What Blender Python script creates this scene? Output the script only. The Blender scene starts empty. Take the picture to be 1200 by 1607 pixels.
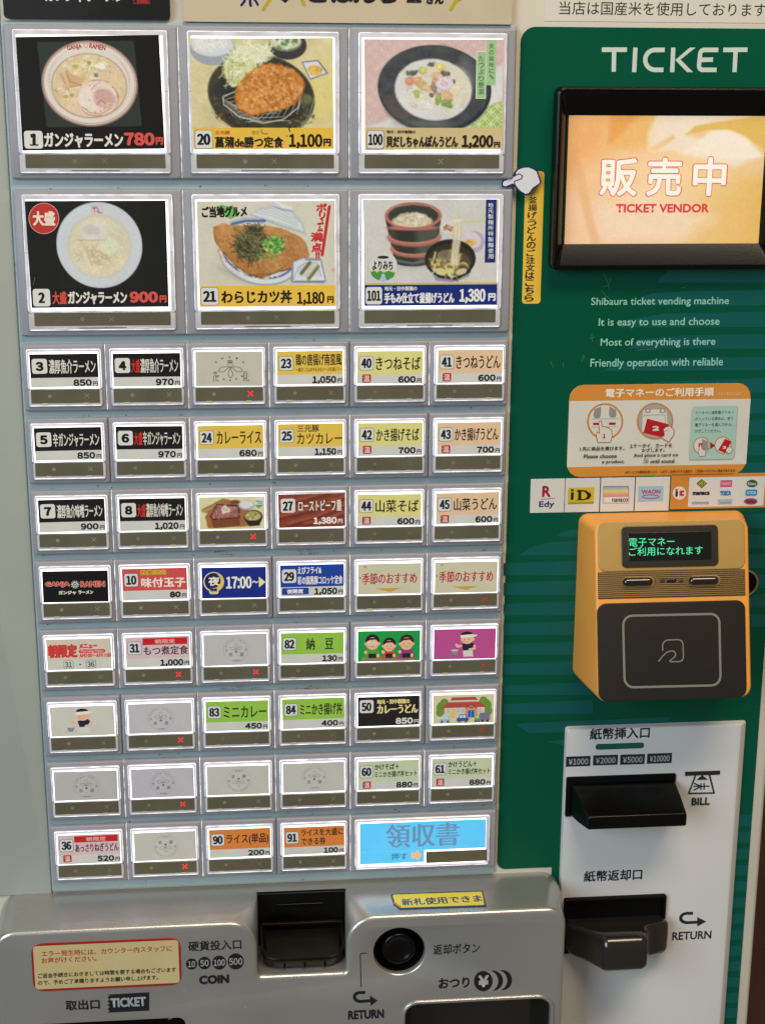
import bpy, bmesh, math, random
import numpy as np
from mathutils import Vector, Matrix

# ---------------------------------------------------------------- camera, world, lamps, exposure
C = bpy.context.scene.collection
SC = bpy.context.scene
FPX = 2346.8
CAMX, CAMY, CAMZ = 133.961, 142.375, 918.379          # millimetres: right, up, toward the viewer
RM = np.array([[0.9959316, -0.0040459, -0.0900213],
               [-0.0195780, 0.9654137, -0.2599868],
               [0.0879596, 0.2606915, 0.9614068]])     # rows: image right, image down, view (x, down, away)

cam = bpy.data.cameras.new('camera')
cam.sensor_fit = 'HORIZONTAL'
cam.sensor_width = 36.0
cam.lens = FPX / 1200 * 36.0
cam.clip_start = 0.01
cam.clip_end = 50
camo = bpy.data.objects.new('camera', cam)
C.objects.link(camo)
def axis(r): return Vector((r[0], r[2], -r[1]))
ax, ay, az = axis(RM[0]), -axis(RM[1]), -axis(RM[2])
M = Matrix((ax, ay, az)).transposed().to_4x4()
M.translation = Vector((CAMX / 1000, -CAMZ / 1000, CAMY / 1000))
camo.matrix_world = M
SC.camera = camo

world = bpy.data.worlds.new('World')
SC.world = world
world.use_nodes = True
wn = world.node_tree
wn.nodes.clear()
def wnode(t, **k):
    n = wn.nodes.new(t)
    for a, b in k.items(): setattr(n, a, b)
    return n
wo = wnode('ShaderNodeOutputWorld'); wb = wnode('ShaderNodeBackground')
wt = wnode('ShaderNodeTexCoord'); ws = wnode('ShaderNodeSeparateXYZ')
wm = wnode('ShaderNodeMapRange'); wr = wnode('ShaderNodeValToRGB')
wm.inputs['From Min'].default_value = -1; wm.inputs['From Max'].default_value = 1
wr.color_ramp.elements[0].color = (0.60, 0.70, 0.78, 1)
wr.color_ramp.elements[1].color = (0.78, 0.62, 0.44, 1)
wn.links.new(wt.outputs['Generated'], ws.inputs[0])
wn.links.new(ws.outputs['X'], wm.inputs['Value'])
wn.links.new(wm.outputs[0], wr.inputs[0])
wn.links.new(wr.outputs[0], wb.inputs['Color'])
wb.inputs['Strength'].default_value = 0.24
wn.links.new(wb.outputs[0], wo.inputs[0])

def area(name, loc, target, size, power, col):
    l = bpy.data.lights.new(name, 'AREA'); l.shape = 'RECTANGLE'
    l.size, l.size_y = size; l.energy = power; l.color = col
    o = bpy.data.objects.new(name, l); C.objects.link(o)
    o.location = loc
    o.rotation_euler = (Vector(target) - Vector(loc)).to_track_quat('-Z', 'Y').to_euler()
    return o
area('ceiling_lamp', (0.55, -1.1, 1.7), (0.25, 0, -0.1), (1.4, 0.5), 36.0, (1.0, 0.80, 0.58))
area('window_daylight', (-1.9, -2.3, 0.8), (0.2, 0, -0.05), (1.5, 1.8), 66.0, (0.80, 0.91, 1.0))

SC.view_settings.view_transform = 'Standard'
SC.view_settings.look = 'None'
SC.view_settings.exposure = 0.0
SC.view_settings.gamma = 1.0

# ---------------------------------------------------------------- geometry helpers (millimetres: x right, z up, d toward the viewer)
def V(x, z, d): return (x / 1000.0, -d / 1000.0, z / 1000.0)

def plane_point(px, py, d):
    """where a line of sight of the survey photograph meets the plane d in front of the cabinet; used to measure flat prints"""
    v = RM.T @ np.array([(px - 600) / FPX, (py - 803.5) / FPX, 1.0])
    s = (-d + CAMZ) / v[2]
    return CAMX + s * v[0], CAMY - s * v[1]

def lin(c):
    c = np.asarray(c, float) / 255.0
    return np.where(c <= 0.04045, c / 12.92, ((c + 0.055) / 1.055) ** 2.4)

def ring(x0, z0, x1, z1, r, d, n=5):
    """rounded rectangle, x0<x1, z0<z1"""
    r = min(r, (x1 - x0) / 2 - 1e-4, (z1 - z0) / 2 - 1e-4)
    pts = []
    for cx, cz, a0 in ((x1 - r, z1 - r, 0), (x0 + r, z1 - r, 90), (x0 + r, z0 + r, 180), (x1 - r, z0 + r, 270)):
        for k in range(n + 1):
            a = math.radians(a0 + 90 * k / n)
            pts.append((cx + r * math.cos(a), cz + r * math.sin(a), d))
    return pts

class MB:
    def __init__(self): self.v = []; self.f = []; self.m = []
    def loft(self, rings, cap0=False, cap1=True, mat=0, closed=True):
        n = len(rings[0]); b = len(self.v)
        for r in rings: self.v += [tuple(p) for p in r]
        for i in range(len(rings) - 1):
            for j in range(n if closed else n - 1):
                k = (j + 1) % n
                self.f.append((b + i * n + j, b + i * n + k, b + (i + 1) * n + k, b + (i + 1) * n + j)); self.m.append(mat)
        if cap0: self.f.append(tuple(b + j for j in range(n))); self.m.append(mat)
        if cap1: self.f.append(tuple(b + (len(rings) - 1) * n + j for j in range(n))); self.m.append(mat)
        return self
    def block(self, x0, z0, x1, z1, d0, d1, r=1.0, bev=0.8, mat=0, cap0=False, n=4, steps=3):
        rs = [ring(x0, z0, x1, z1, r, d0, n)]
        for k in range(steps + 1):
            a = math.pi / 2 * k / steps
            i = bev * (1 - math.cos(a))
            rs.append(ring(x0 + i, z0 + i, x1 - i, z1 - i, max(r - i, 0.05), d1 - bev + bev * math.sin(a), n))
        return self.loft(rs, cap0, True, mat)
    def disc(self, cx, cz, prof, n=40, mat=0, cap=True):
        """turned part: prof = list of (radius, d)"""
        rs = [[(cx + r * math.cos(2 * math.pi * k / n), cz + r * math.sin(2 * math.pi * k / n), d) for k in range(n)] for r, d in prof]
        return self.loft(rs, False, cap, mat)
    def build(self, name, mats, parent=None, origin=(0, 0, 0), angle=40, weld=True):
        me = bpy.data.meshes.new(name)
        ox, oz, od = origin
        me.from_pydata([V(x - ox, z - oz, d - od) for x, z, d in self.v], [], self.f)
        if not isinstance(mats, (list, tuple)): mats = [mats]
        for m in mats: me.materials.append(m)
        if len(mats) > 1: me.polygons.foreach_set('material_index', self.m)
        bm = bmesh.new(); bm.from_mesh(me)
        if weld: bmesh.ops.remove_doubles(bm, verts=bm.verts, dist=1e-6)
        bmesh.ops.recalc_face_normals(bm, faces=bm.faces)
        bm.to_mesh(me); bm.free()
        me.shade_smooth(); me.set_sharp_from_angle(angle=math.radians(angle))
        o = bpy.data.objects.new(name, me); C.objects.link(o)
        if parent is not None: o.parent = parent
        return o

def empty(name, origin=(0, 0, 0), parent=None):
    o = bpy.data.objects.new(name, None); C.objects.link(o)
    o.location = V(*origin); o.empty_display_size = 0.01
    if parent is not None: o.parent = parent
    return o
def tag(o, label=None, cat=None, group=None, kind=None):
    if label: o['label'] = label
    if cat: o['category'] = cat
    if group: o['group'] = group
    if kind: o['kind'] = kind
    return o

# ---------------------------------------------------------------- materials
def mat(name, col, rough=0.5, metal=0.0, coat=0.0, spec=0.5, noise=0.0, nscale=40.0, bump=0.0, bscale=400.0, emit=None, estr=0.0, stretch=(1, 1, 1), mottle=None, wear=0.0):
    m = bpy.data.materials.new(name); m.use_nodes = True
    t = m.node_tree; b = t.nodes['Principled BSDF']
    b.inputs['Roughness'].default_value = rough; b.inputs['Metallic'].default_value = metal
    b.inputs['Coat Weight'].default_value = coat; b.inputs['Coat Roughness'].default_value = 0.08
    b.inputs['Specular IOR Level'].default_value = spec
    c = tuple(float(v) for v in lin(col)) + (1,)
    b.inputs['Base Color'].default_value = c
    tc = t.nodes.new('ShaderNodeTexCoord'); mp = t.nodes.new('ShaderNodeMapping')
    mp.inputs['Scale'].default_value = stretch
    t.links.new(tc.outputs['Object'], mp.inputs[0])
    oi = t.nodes.new('ShaderNodeObjectInfo'); t.links.new(oi.outputs['Random'], mp.inputs['Location'])
    last = None
    if noise:
        n = t.nodes.new('ShaderNodeTexNoise'); n.inputs['Scale'].default_value = nscale; n.inputs['Detail'].default_value = 6
        t.links.new(mp.outputs[0], n.inputs['Vector'])
        r = t.nodes.new('ShaderNodeMapRange'); r.inputs['From Min'].default_value = 0.0; r.inputs['From Max'].default_value = 1.0; noise *= 2
        r.inputs['To Min'].default_value = 1 - noise; r.inputs['To Max'].default_value = 1 + noise
        t.links.new(n.outputs['Fac'], r.inputs[0])
        mx = t.nodes.new('ShaderNodeVectorMath'); mx.operation = 'MULTIPLY'; mx.inputs[0].default_value = c[:3]
        t.links.new(r.outputs[0], mx.inputs[1]); last = mx.outputs[0]
        rr = t.nodes.new('ShaderNodeMapRange'); rr.inputs['To Min'].default_value = max(rough - 0.08, 0.03); rr.inputs['To Max'].default_value = rough + 0.12
        t.links.new(n.outputs['Fac'], rr.inputs[0]); t.links.new(rr.outputs[0], b.inputs['Roughness'])
    if mottle:  # second colour mixed in by noise: dirt, and the button panel's olive patches
        dcol, thr, dsc = mottle
        n2 = t.nodes.new('ShaderNodeTexNoise'); n2.inputs['Scale'].default_value = dsc; n2.inputs['Detail'].default_value = 8; n2.inputs['Roughness'].default_value = 0.7
        t.links.new(tc.outputs['Object'], n2.inputs['Vector'])
        r2 = t.nodes.new('ShaderNodeMapRange'); r2.inputs['From Min'].default_value = thr; r2.inputs['From Max'].default_value = thr + 0.16
        t.links.new(n2.outputs['Fac'], r2.inputs[0])
        mm = t.nodes.new('ShaderNodeMix'); mm.data_type = 'RGBA'
        t.links.new(r2.outputs[0], mm.inputs['Factor'])
        if last is not None: t.links.new(last, mm.inputs['A'])
        else: mm.inputs['A'].default_value = c
        mm.inputs['B'].default_value = tuple(float(v) for v in lin(dcol)) + (1,)
        last = mm.outputs['Result']
    if last is not None: t.links.new(last, b.inputs['Base Color'])
    if bump:
        n3 = t.nodes.new('ShaderNodeTexNoise'); n3.inputs['Scale'].default_value = bscale; n3.inputs['Detail'].default_value = 3
        t.links.new(mp.outputs[0], n3.inputs['Vector'])
        bp = t.nodes.new('ShaderNodeBump'); bp.inputs['Strength'].default_value = bump; bp.inputs['Distance'].default_value = 0.0004
        t.links.new(n3.outputs['Fac'], bp.inputs['Height']); t.links.new(bp.outputs[0], b.inputs['Normal'])
    if emit is not None:
        b.inputs['Emission Color'].default_value = tuple(float(v) for v in lin(emit)) + (1,)
        b.inputs['Emission Strength'].default_value = estr
    return m

def print_mat(name, emit=0.0, rough=0.5, coat=0.0, grain=0.06, gscale=900.0, spec=0.4, blotch=0.0):
    """printed sheet: ink colour from the mesh's own colour attribute, with paper grain; emit > 0 where the sheet is lit from behind"""
    m = bpy.data.materials.new(name); m.use_nodes = True
    t = m.node_tree; b = t.nodes['Principled BSDF']
    a = t.nodes.new('ShaderNodeAttribute'); a.attribute_name = 'ink'
    tc = t.nodes.new('ShaderNodeTexCoord'); n = t.nodes.new('ShaderNodeTexNoise')
    n.inputs['Scale'].default_value = gscale; n.inputs['Detail'].default_value = 2
    t.links.new(tc.outputs['Object'], n.inputs['Vector'])
    r = t.nodes.new('ShaderNodeMapRange'); r.inputs['From Min'].default_value = 0.3; r.inputs['From Max'].default_value = 0.7
    r.inputs['To Min'].default_value = 1 - grain; r.inputs['To Max'].default_value = 1 + grain
    t.links.new(n.outputs['Fac'], r.inputs[0])
    mx = t.nodes.new('ShaderNodeVectorMath'); mx.operation = 'MULTIPLY'
    t.links.new(a.outputs['Color'], mx.inputs[0]); t.links.new(r.outputs[0], mx.inputs[1])
    out = mx.outputs[0]
    if blotch:
        n2 = t.nodes.new('ShaderNodeTexNoise'); n2.inputs['Scale'].default_value = 45; n2.inputs['Detail'].default_value = 2
        t.links.new(tc.outputs['Object'], n2.inputs['Vector'])
        r2 = t.nodes.new('ShaderNodeMapRange'); r2.inputs['From Min'].default_value = 0.3; r2.inputs['From Max'].default_value = 0.7
        r2.inputs['To Min'].default_value = 1 - blotch; r2.inputs['To Max'].default_value = 1 + blotch
        t.links.new(n2.outputs['Fac'], r2.inputs[0])
        mx2 = t.nodes.new('ShaderNodeVectorMath'); mx2.operation = 'MULTIPLY'
        t.links.new(out, mx2.inputs[0]); t.links.new(r2.outputs[0], mx2.inputs[1]); out = mx2.outputs[0]
    t.links.new(out, b.inputs['Base Color'])
    if emit:
        t.links.new(out, b.inputs['Emission Color']); b.inputs['Emission Strength'].default_value = emit
    b.inputs['Roughness'].default_value = rough; b.inputs['Coat Weight'].default_value = coat; b.inputs['Coat Roughness'].default_value = 0.1
    b.inputs['Specular IOR Level'].default_value = spec
    return m

def glow_mat(name, col, lo, hi, scale, base=0.7):
    m = bpy.data.materials.new(name); m.use_nodes = True
    t = m.node_tree; b = t.nodes['Principled BSDF']
    b.inputs['Base Color'].default_value = (base, base, base * 1.03, 1); b.inputs['Roughness'].default_value = 0.25
    tc = t.nodes.new('ShaderNodeTexCoord'); n = t.nodes.new('ShaderNodeTexNoise'); n.inputs['Scale'].default_value = scale; n.inputs['Detail'].default_value = 3
    oi = t.nodes.new('ShaderNodeObjectInfo'); va = t.nodes.new('ShaderNodeVectorMath'); va.operation = 'ADD'
    t.links.new(tc.outputs['Object'], va.inputs[0]); t.links.new(oi.outputs['Random'], va.inputs[1]); t.links.new(va.outputs[0], n.inputs['Vector'])
    r = t.nodes.new('ShaderNodeMapRange'); r.inputs['From Min'].default_value = 0.3; r.inputs['From Max'].default_value = 0.7
    r.inputs['To Min'].default_value = lo; r.inputs['To Max'].default_value = hi
    t.links.new(n.outputs['Fac'], r.inputs[0]); t.links.new(r.outputs[0], b.inputs['Emission Strength'])
    b.inputs['Emission Color'].default_value = tuple(float(v) for v in lin(col)) + (1,)
    return m

MAT = dict(
    ivory=mat('ivory_painted_steel', (196, 192, 178), 0.45, noise=0.03, nscale=12, bump=0.15, bscale=900, mottle=((150, 140, 115), 0.72, 60)),
    sage=mat('grey_green_steel', (157, 163, 155), 0.42, noise=0.05, nscale=10, bump=0.15, bscale=700, mottle=((110, 112, 95), 0.71, 45)),  # side panel, toned greyer and darker than the ivory cabinet
    channel=mat('blue_grey_plastic', (150, 168, 172), 0.4, noise=0.07, nscale=25, bump=0.1, mottle=((88, 84, 52), 0.64, 55)),  # olive noise patches mixed into the blue-grey base colour
    housing=mat('grey_housing_plastic', (142, 144, 152), 0.42, noise=0.06, nscale=30, bump=0.15, bscale=600, mottle=((105, 95, 85), 0.69, 70)),
    acrylic=glow_mat('lit_clear_acrylic', (206, 206, 230), 0.06, 0.40, 70, 0.48),
    acrylicdim=glow_mat('dim_glow_acrylic', (200, 200, 206), 0.02, 0.2, 90, 0.45),  # lower frame half, given a faint emission of its own
    edge=glow_mat('lit_acrylic_edge', (240, 240, 252), 0.2, 1.3, 110, 0.5),
    glow=glow_mat('light_guide', (252, 252, 255), 1.0, 2.3, 60),
    leak=glow_mat('light_leak', (250, 246, 235), 0.05, 1.3, 160),
    olive=mat('smoked_olive_plastic', (94, 90, 73), 0.22, coat=0.25, noise=0.13, nscale=45),
    oliveprint=mat('unlit_indicator', (122, 120, 104), 0.4),
    tabs=mat('olive_plastic_tab', (170, 164, 140), 0.3, emit=(190, 184, 150), estr=0.18),  # tab given a faint glow so it does not look dark
    redlit=mat('lit_red_indicator', (230, 30, 40), 0.4, emit=(255, 25, 40), estr=1.1),
    reddim=mat('faint_red_indicator', (165, 50, 45), 0.4, emit=(190, 40, 40), estr=0.25),
    green=mat('green_enamel_sheet', (0, 78, 57), 0.3, spec=0.2, noise=0.05, nscale=9, mottle=((10, 78, 58), 0.72, 30)),
    teal=mat('teal_print', (0, 96, 100), 0.3, coat=0.3, noise=0.04, nscale=9),
    black=mat('black_plastic', (5, 5, 5), 0.25, spec=0.22, bump=0.1, bscale=1200),
    blackmatt=mat('matt_black_plastic', (3, 3, 3), 0.6, spec=0.15, bump=0.2, bscale=1500),
    smoked=mat('smoked_translucent_plastic', (32, 29, 26), 0.16, coat=0.35, noise=0.1, nscale=30),
    cup=mat('dark_brown_plastic', (14, 12, 8), 0.38, spec=0.2, noise=0.15, nscale=60, bump=0.2, bscale=500),
    void=mat('dark_opening', (3, 3, 3), 0.9),
    chrome=mat('chromed_ring', (190, 190, 185), 0.18, metal=1.0),
    silver=mat('silver_paint', (182, 182, 179), 0.27, metal=0.72, noise=0.05, nscale=14, bump=0.12, bscale=1500),
    white=mat('white_painted_steel', (208, 209, 208), 0.4, noise=0.03, nscale=10, bump=0.1, bscale=800),
    orange=mat('orange_plastic', (230, 158, 68), 0.38, noise=0.03, nscale=30, bump=0.2, bscale=2500),
    gold=mat('gold_face_film', (178, 144, 80), 0.3, coat=0.2, noise=0.03, nscale=30),
    goldrib=mat('bronze_rib', (150, 120, 72), 0.35),
    goldgap=mat('bronze_groove', (62, 48, 28), 0.5),
    darkface=mat('dark_grey_touch_plate', (36, 33, 29), 0.45, spec=0.3, bump=0.1, bscale=1500),
    bezel=mat('display_bezel', (48, 44, 36), 0.3, coat=0.3),
    glass=mat('dark_display_glass', (12, 16, 12), 0.08, coat=0.5),
    lens=mat('dark_glossy_lamp_lens', (26, 16, 14), 0.08, coat=1.0),
    vfd=mat('green_display_ink', (60, 210, 150), 0.5, emit=(90, 225, 170), estr=0.45),
    wood=mat('brown_wood_wall', (78, 46, 26), 0.5, noise=0.25, nscale=9, stretch=(8, 8, 1)),
    card=print_mat('backlit_card', emit=0.30, rough=0.3, coat=0.2, grain=0.035, gscale=1500, blotch=0.04),
    paper=print_mat('sticker_paper', rough=0.42, coat=0.15, grain=0.02, blotch=0.03),
    ink=print_mat('screen_printed_ink', rough=0.4, grain=0.02),
    screen=print_mat('lit_screen', emit=0.31, rough=0.2, coat=0.3, grain=0.02, gscale=2500),
)

# ---------------------------------------------------------------- flat print builder
_tcache = {}
def raw_glyph(s):
    c = bpy.data.curves.new('t', 'FONT'); c.body = s; c.size = 1.0; c.resolution_u = 3
    o = bpy.data.objects.new('t', c); me = bpy.data.meshes.new_from_object(o)
    n = len(me.vertices); co = np.empty(n * 3, np.float32); me.vertices.foreach_get('co', co); co = co.reshape(n, 3)[:, :2].astype(float)
    me.calc_loop_triangles(); k = len(me.loop_triangles); tr = np.empty(k * 3, np.int32); me.loop_triangles.foreach_get('vertices', tr)
    bpy.data.objects.remove(o); bpy.data.curves.remove(c); bpy.data.meshes.remove(me)
    return co, tr.reshape(k, 3)
_raw = {}
def glyphs(s):
    if s not in _tcache and any(ch.isdigit() for ch in s) and all(ch in '0123456789,.:¥' for ch in s):
        # Latin letters and digits set one by one from the full-width forms, which are a plainer, heavier sans
        x = 0.0; V_ = []; F_ = []; n = 0; low = any(ch.islower() for ch in s)
        for ch in s:
            if ch == ' ': x += .26; continue
            u = '\uffe5' if ch == '¥' else chr(ord(ch) + 0xFEE0)
            if u not in _raw: _raw[u] = raw_glyph(u)
            co, tr = _raw[u]; lo, hi = co.min(0), co.max(0)
            q = co - np.array([lo[0], 0])
            V_.append(q + np.array([x, 0])); F_.append(tr + n); n += len(q); x += hi[0] - lo[0] + (.085 if low else .12)
        co = np.concatenate(V_); tr = np.concatenate(F_); lo, hi = co.min(0), co.max(0)
        _tcache[s] = ((co - lo) / np.maximum(hi - lo, 1e-6), tr)
    if s not in _tcache:
        c = bpy.data.curves.new('t', 'FONT'); c.body = s; c.size = 1.0; c.resolution_u = 3
        o = bpy.data.objects.new('t', c); me = bpy.data.meshes.new_from_object(o)
        n = len(me.vertices); co = np.empty(n * 3, np.float32); me.vertices.foreach_get('co', co); co = co.reshape(n, 3)[:, :2].astype(float)
        me.calc_loop_triangles(); k = len(me.loop_triangles); tr = np.empty(k * 3, np.int32); me.loop_triangles.foreach_get('vertices', tr)
        bpy.data.objects.remove(o); bpy.data.curves.remove(c); bpy.data.meshes.remove(me)
        lo, hi = co.min(0), co.max(0)
        _tcache[s] = ((co - lo) / np.maximum(hi - lo, 1e-6), tr.reshape(k, 3))
    return _tcache[s]

class Sheet:
    """flat print on the plane d: shapes and lettering, one thin layer above the other"""
    def __init__(self, d=0.0, origin=(0, 0)):
        self.d = d; self.o = origin; self.V = []; self.F = []; self.K = []; self.n = 0; self.layer = 0
        self.zm = None; self.q = 1.0
    def z(self, scale, ox, oy): self.zm = (scale, ox, oy); return self
    def local(self): self.zm = None; return self
    def pt(self, x, y):
        if self.zm is None: return self.o[0] + x, self.o[1] - y
        s, ox, oy = self.zm
        return plane_point(ox + x / s, oy + y / s, self.d)
    def box(self, x0, y0, x1, y1):
        xc, yc = (x0 + x1) / 2, (y0 + y1) / 2
        return self.pt(x0, yc)[0], self.pt(xc, y1)[1], self.pt(x1, yc)[0], self.pt(xc, y0)[1]
    def add(self, pts, tris, col, dz=0.0):
        pts = np.asarray(pts, float)
        self.V.append(np.column_stack([pts, np.full(len(pts), self.d + self.layer * 0.02 + dz)]))
        self.F.append(np.asarray(tris) + self.n)
        c = np.asarray(col, float)
        if c.ndim == 1: c = np.tile(lin(c) * self.q, (len(pts), 1))
        self.K.append(c); self.n += len(pts)
    def fan(self, P, col, dz=0.0):
        """simple polygon, ear-clipped by mathutils"""
        from mathutils.geometry import tessellate_polygon
        t = tessellate_polygon([[Vector((p[0], p[1], 0)) for p in P]])
        self.add(P, [list(x) for x in t], col, dz)
    def R(self, x0, y0, x1, y1, col, r=0.0):
        a, b, c, d = self.box(x0, y0, x1, y1)
        k = abs(c - a) / max(abs(x1 - x0), 1e-6)
        P = [(p[0], p[1]) for p in ring(a, b, c, d, max(r * k, 0.001), 0, 5 if r else 1)]
        self.add(P, [(0, i, i + 1) for i in range(1, len(P) - 1)], col); self.layer += 1; return self
    def E(self, cx, cy, rx, ry, col, rot=0.0, n=36):
        a = math.radians(rot); ca, sa = math.cos(a), math.sin(a)
        P = [self.pt(cx + rx * math.cos(t) * ca - ry * math.sin(t) * sa, cy + rx * math.cos(t) * sa + ry * math.sin(t) * ca) for t in np.linspace(0, 2 * math.pi, n, endpoint=False)]
        self.add(P, [(0, i, i + 1) for i in range(1, n - 1)], col); self.layer += 1; return self
    def P(self, pts, col):
        self.fan([self.pt(*p) for p in pts], col); self.layer += 1; return self
    def L(self, pts, w, col, closed=False, caps=True):
        """stroked line, w in the same units as the points"""
        k = abs(self.pt(1, 0)[0] - self.pt(0, 0)[0]); w = w * k / 2
        Q = [np.array(self.pt(*p)) for p in pts]
        if closed: Q.append(Q[0])
        for i_, (a, b) in enumerate(zip(Q[:-1], Q[1:])):
            t = b - a; l = np.hypot(*t)
            if l < 1e-6: continue
            nn = np.array([-t[1], t[0]]) / l * w
            self.add([a + nn, a - nn, b - nn, b + nn], [(0, 1, 2), (0, 2, 3)], col, .0012 * (i_ % 9))
        js = Q if caps else Q[1:-1]
        for i_, a in enumerate(js):
            P = [(a[0] + w * math.cos(t), a[1] + w * math.sin(t)) for t in np.linspace(0, 2 * math.pi, 8, endpoint=False)]
            self.add(P, [(0, i, i + 1) for i in range(1, 7)], col, .011 + .001 * (i_ % 5))
        self.layer += 1; return self
    def arc(self, cx, cy, rx, ry, a0, a1, w, col, n=20, closed=False):
        return self.L([(cx + rx * math.cos(math.radians(a)), cy + ry * math.sin(math.radians(a))) for a in np.linspace(a0, a1, n, endpoint=not closed)], w, col, closed, caps=not closed)
    def T(self, s, x0, y0, x1, y1, col, b=0.10, bx=None, rot=0.0, ital=0.0):
        """lettering fitted to the box; b = stroke thickening in millimetres (bx sideways)"""
        g, tr = glyphs(s)
        a, bb, c, d = self.box(x0, y0, x1, y1)
        bx = b if bx is None else bx
        u = np.column_stack([a + bx + g[:, 0] * (c - a - 2 * bx), bb + b + g[:, 1] * (d - bb - 2 * b)])
        if ital: u[:, 0] += (g[:, 1] - 0.5) * ital * (d - bb)
        if rot:
            cc = np.array([(a + c) / 2, (bb + d) / 2]); t = math.radians(rot)
            u = (u - cc) @ np.array([[math.cos(t), math.sin(t)], [-math.sin(t), math.cos(t)]]) + cc
        offs = [(0, 0)]
        if b or bx: offs += [(bx, 0), (-bx, 0), (0, b), (0, -b)]
        if max(b, bx) > 0.13: offs += [(bx * .7, b * .7), (-bx * .7, b * .7), (bx * .7, -b * .7), (-bx * .7, -b * .7)]
        for i, (dx, dy) in enumerate(offs): self.add(u + np.array([dx, dy]), tr, col, 0.0015 * i)
        self.layer += 1; return self
    def vert(self, s, x0, y0, x1, y1, w, h, col, b=0.1, bx=None):
        """vertical writing from (x0,y0) to (x1,y1)"""
        n = len(s)
        for i, ch in enumerate(s):
            f = i / (n - 1); cx, cy = x0 + (x1 - x0) * f, y0 + (y1 - y0) * f
            if ch == 'ー': self.L([(cx, cy - h * .4), (cx, cy + h * .4)], w * .14, col)
            else: self.T(ch, cx - w / 2, cy - h / 2, cx + w / 2, cy + h / 2, col, b, bx)
        return self
    def pic(self, p):
        ny, nx = p.X.shape; p.finish()
        a, b, c, d = self.box(p.r[0], p.r[1], p.r[2], p.r[3])
        gx, gz = np.meshgrid(np.linspace(a, c, nx), np.linspace(d, b, ny))
        i = np.arange(nx * ny).reshape(ny, nx)
        q = np.stack([i[:-1, :-1], i[1:, :-1], i[1:, 1:], i[:-1, 1:]], -1).reshape(-1, 4)
        t = np.concatenate([q[:, [0, 1, 2]], q[:, [0, 2, 3]]])
        self.add(np.column_stack([gx.ravel(), gz.ravel()]), t, lin(np.clip(p.c, 0, 255)).reshape(-1, 3) * self.q)
        self.layer += 1; return self
    def build(self, name, m, parent=None, origin=(0, 0, 0)):
        v = np.concatenate(self.V); f = np.concatenate(self.F); k = np.concatenate(self.K)
        co = np.column_stack([(v[:, 0] - origin[0]), -(v[:, 2] - origin[2]), (v[:, 1] - origin[1])]) / 1000.0
        # make every triangle face the viewer
        A, B, D = co[f[:, 0]], co[f[:, 1]], co[f[:, 2]]
        ny = np.cross(B - A, D - A)[:, 1]; f = np.where((ny > 0)[:, None], f[:, [0, 2, 1]], f)
        me = bpy.data.meshes.new(name)
        me.vertices.add(len(co)); me.vertices.foreach_set('co', co.ravel())
        me.loops.add(len(f) * 3); me.loops.foreach_set('vertex_index', f.ravel().astype(np.int32))
        me.polygons.add(len(f)); me.polygons.foreach_set('loop_start', np.arange(0, len(f) * 3, 3, dtype=np.int32))
        me.update(calc_edges=True)
        at = me.attributes.new('ink', 'FLOAT_COLOR', 'POINT')
        at.data.foreach_set('color', np.column_stack([k, np.ones(len(k))]).ravel())
        me.materials.append(m)
        o = bpy.data.objects.new(name, me); C.objects.link(o)
        if parent is not None: o.parent = parent
        return o

# ---------------------------------------------------------------- painted food photographs, as fine grids of ink colour
def vnoise(X, Y, cell, seed):
    r = np.random.RandomState(seed)
    u = (X - X.min()) / cell; v = (Y - Y.min()) / cell
    g = r.rand(int(v.max()) + 3, int(u.max()) + 3)
    i, j = v.astype(int), u.astype(int); fy, fx = v - i, u - j
    fy = fy * fy * (3 - 2 * fy); fx = fx * fx * (3 - 2 * fx)
    return (g[i, j] * (1 - fx) + g[i, j + 1] * fx) * (1 - fy) + (g[i + 1, j] * (1 - fx) + g[i + 1, j + 1] * fx) * fy

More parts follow.
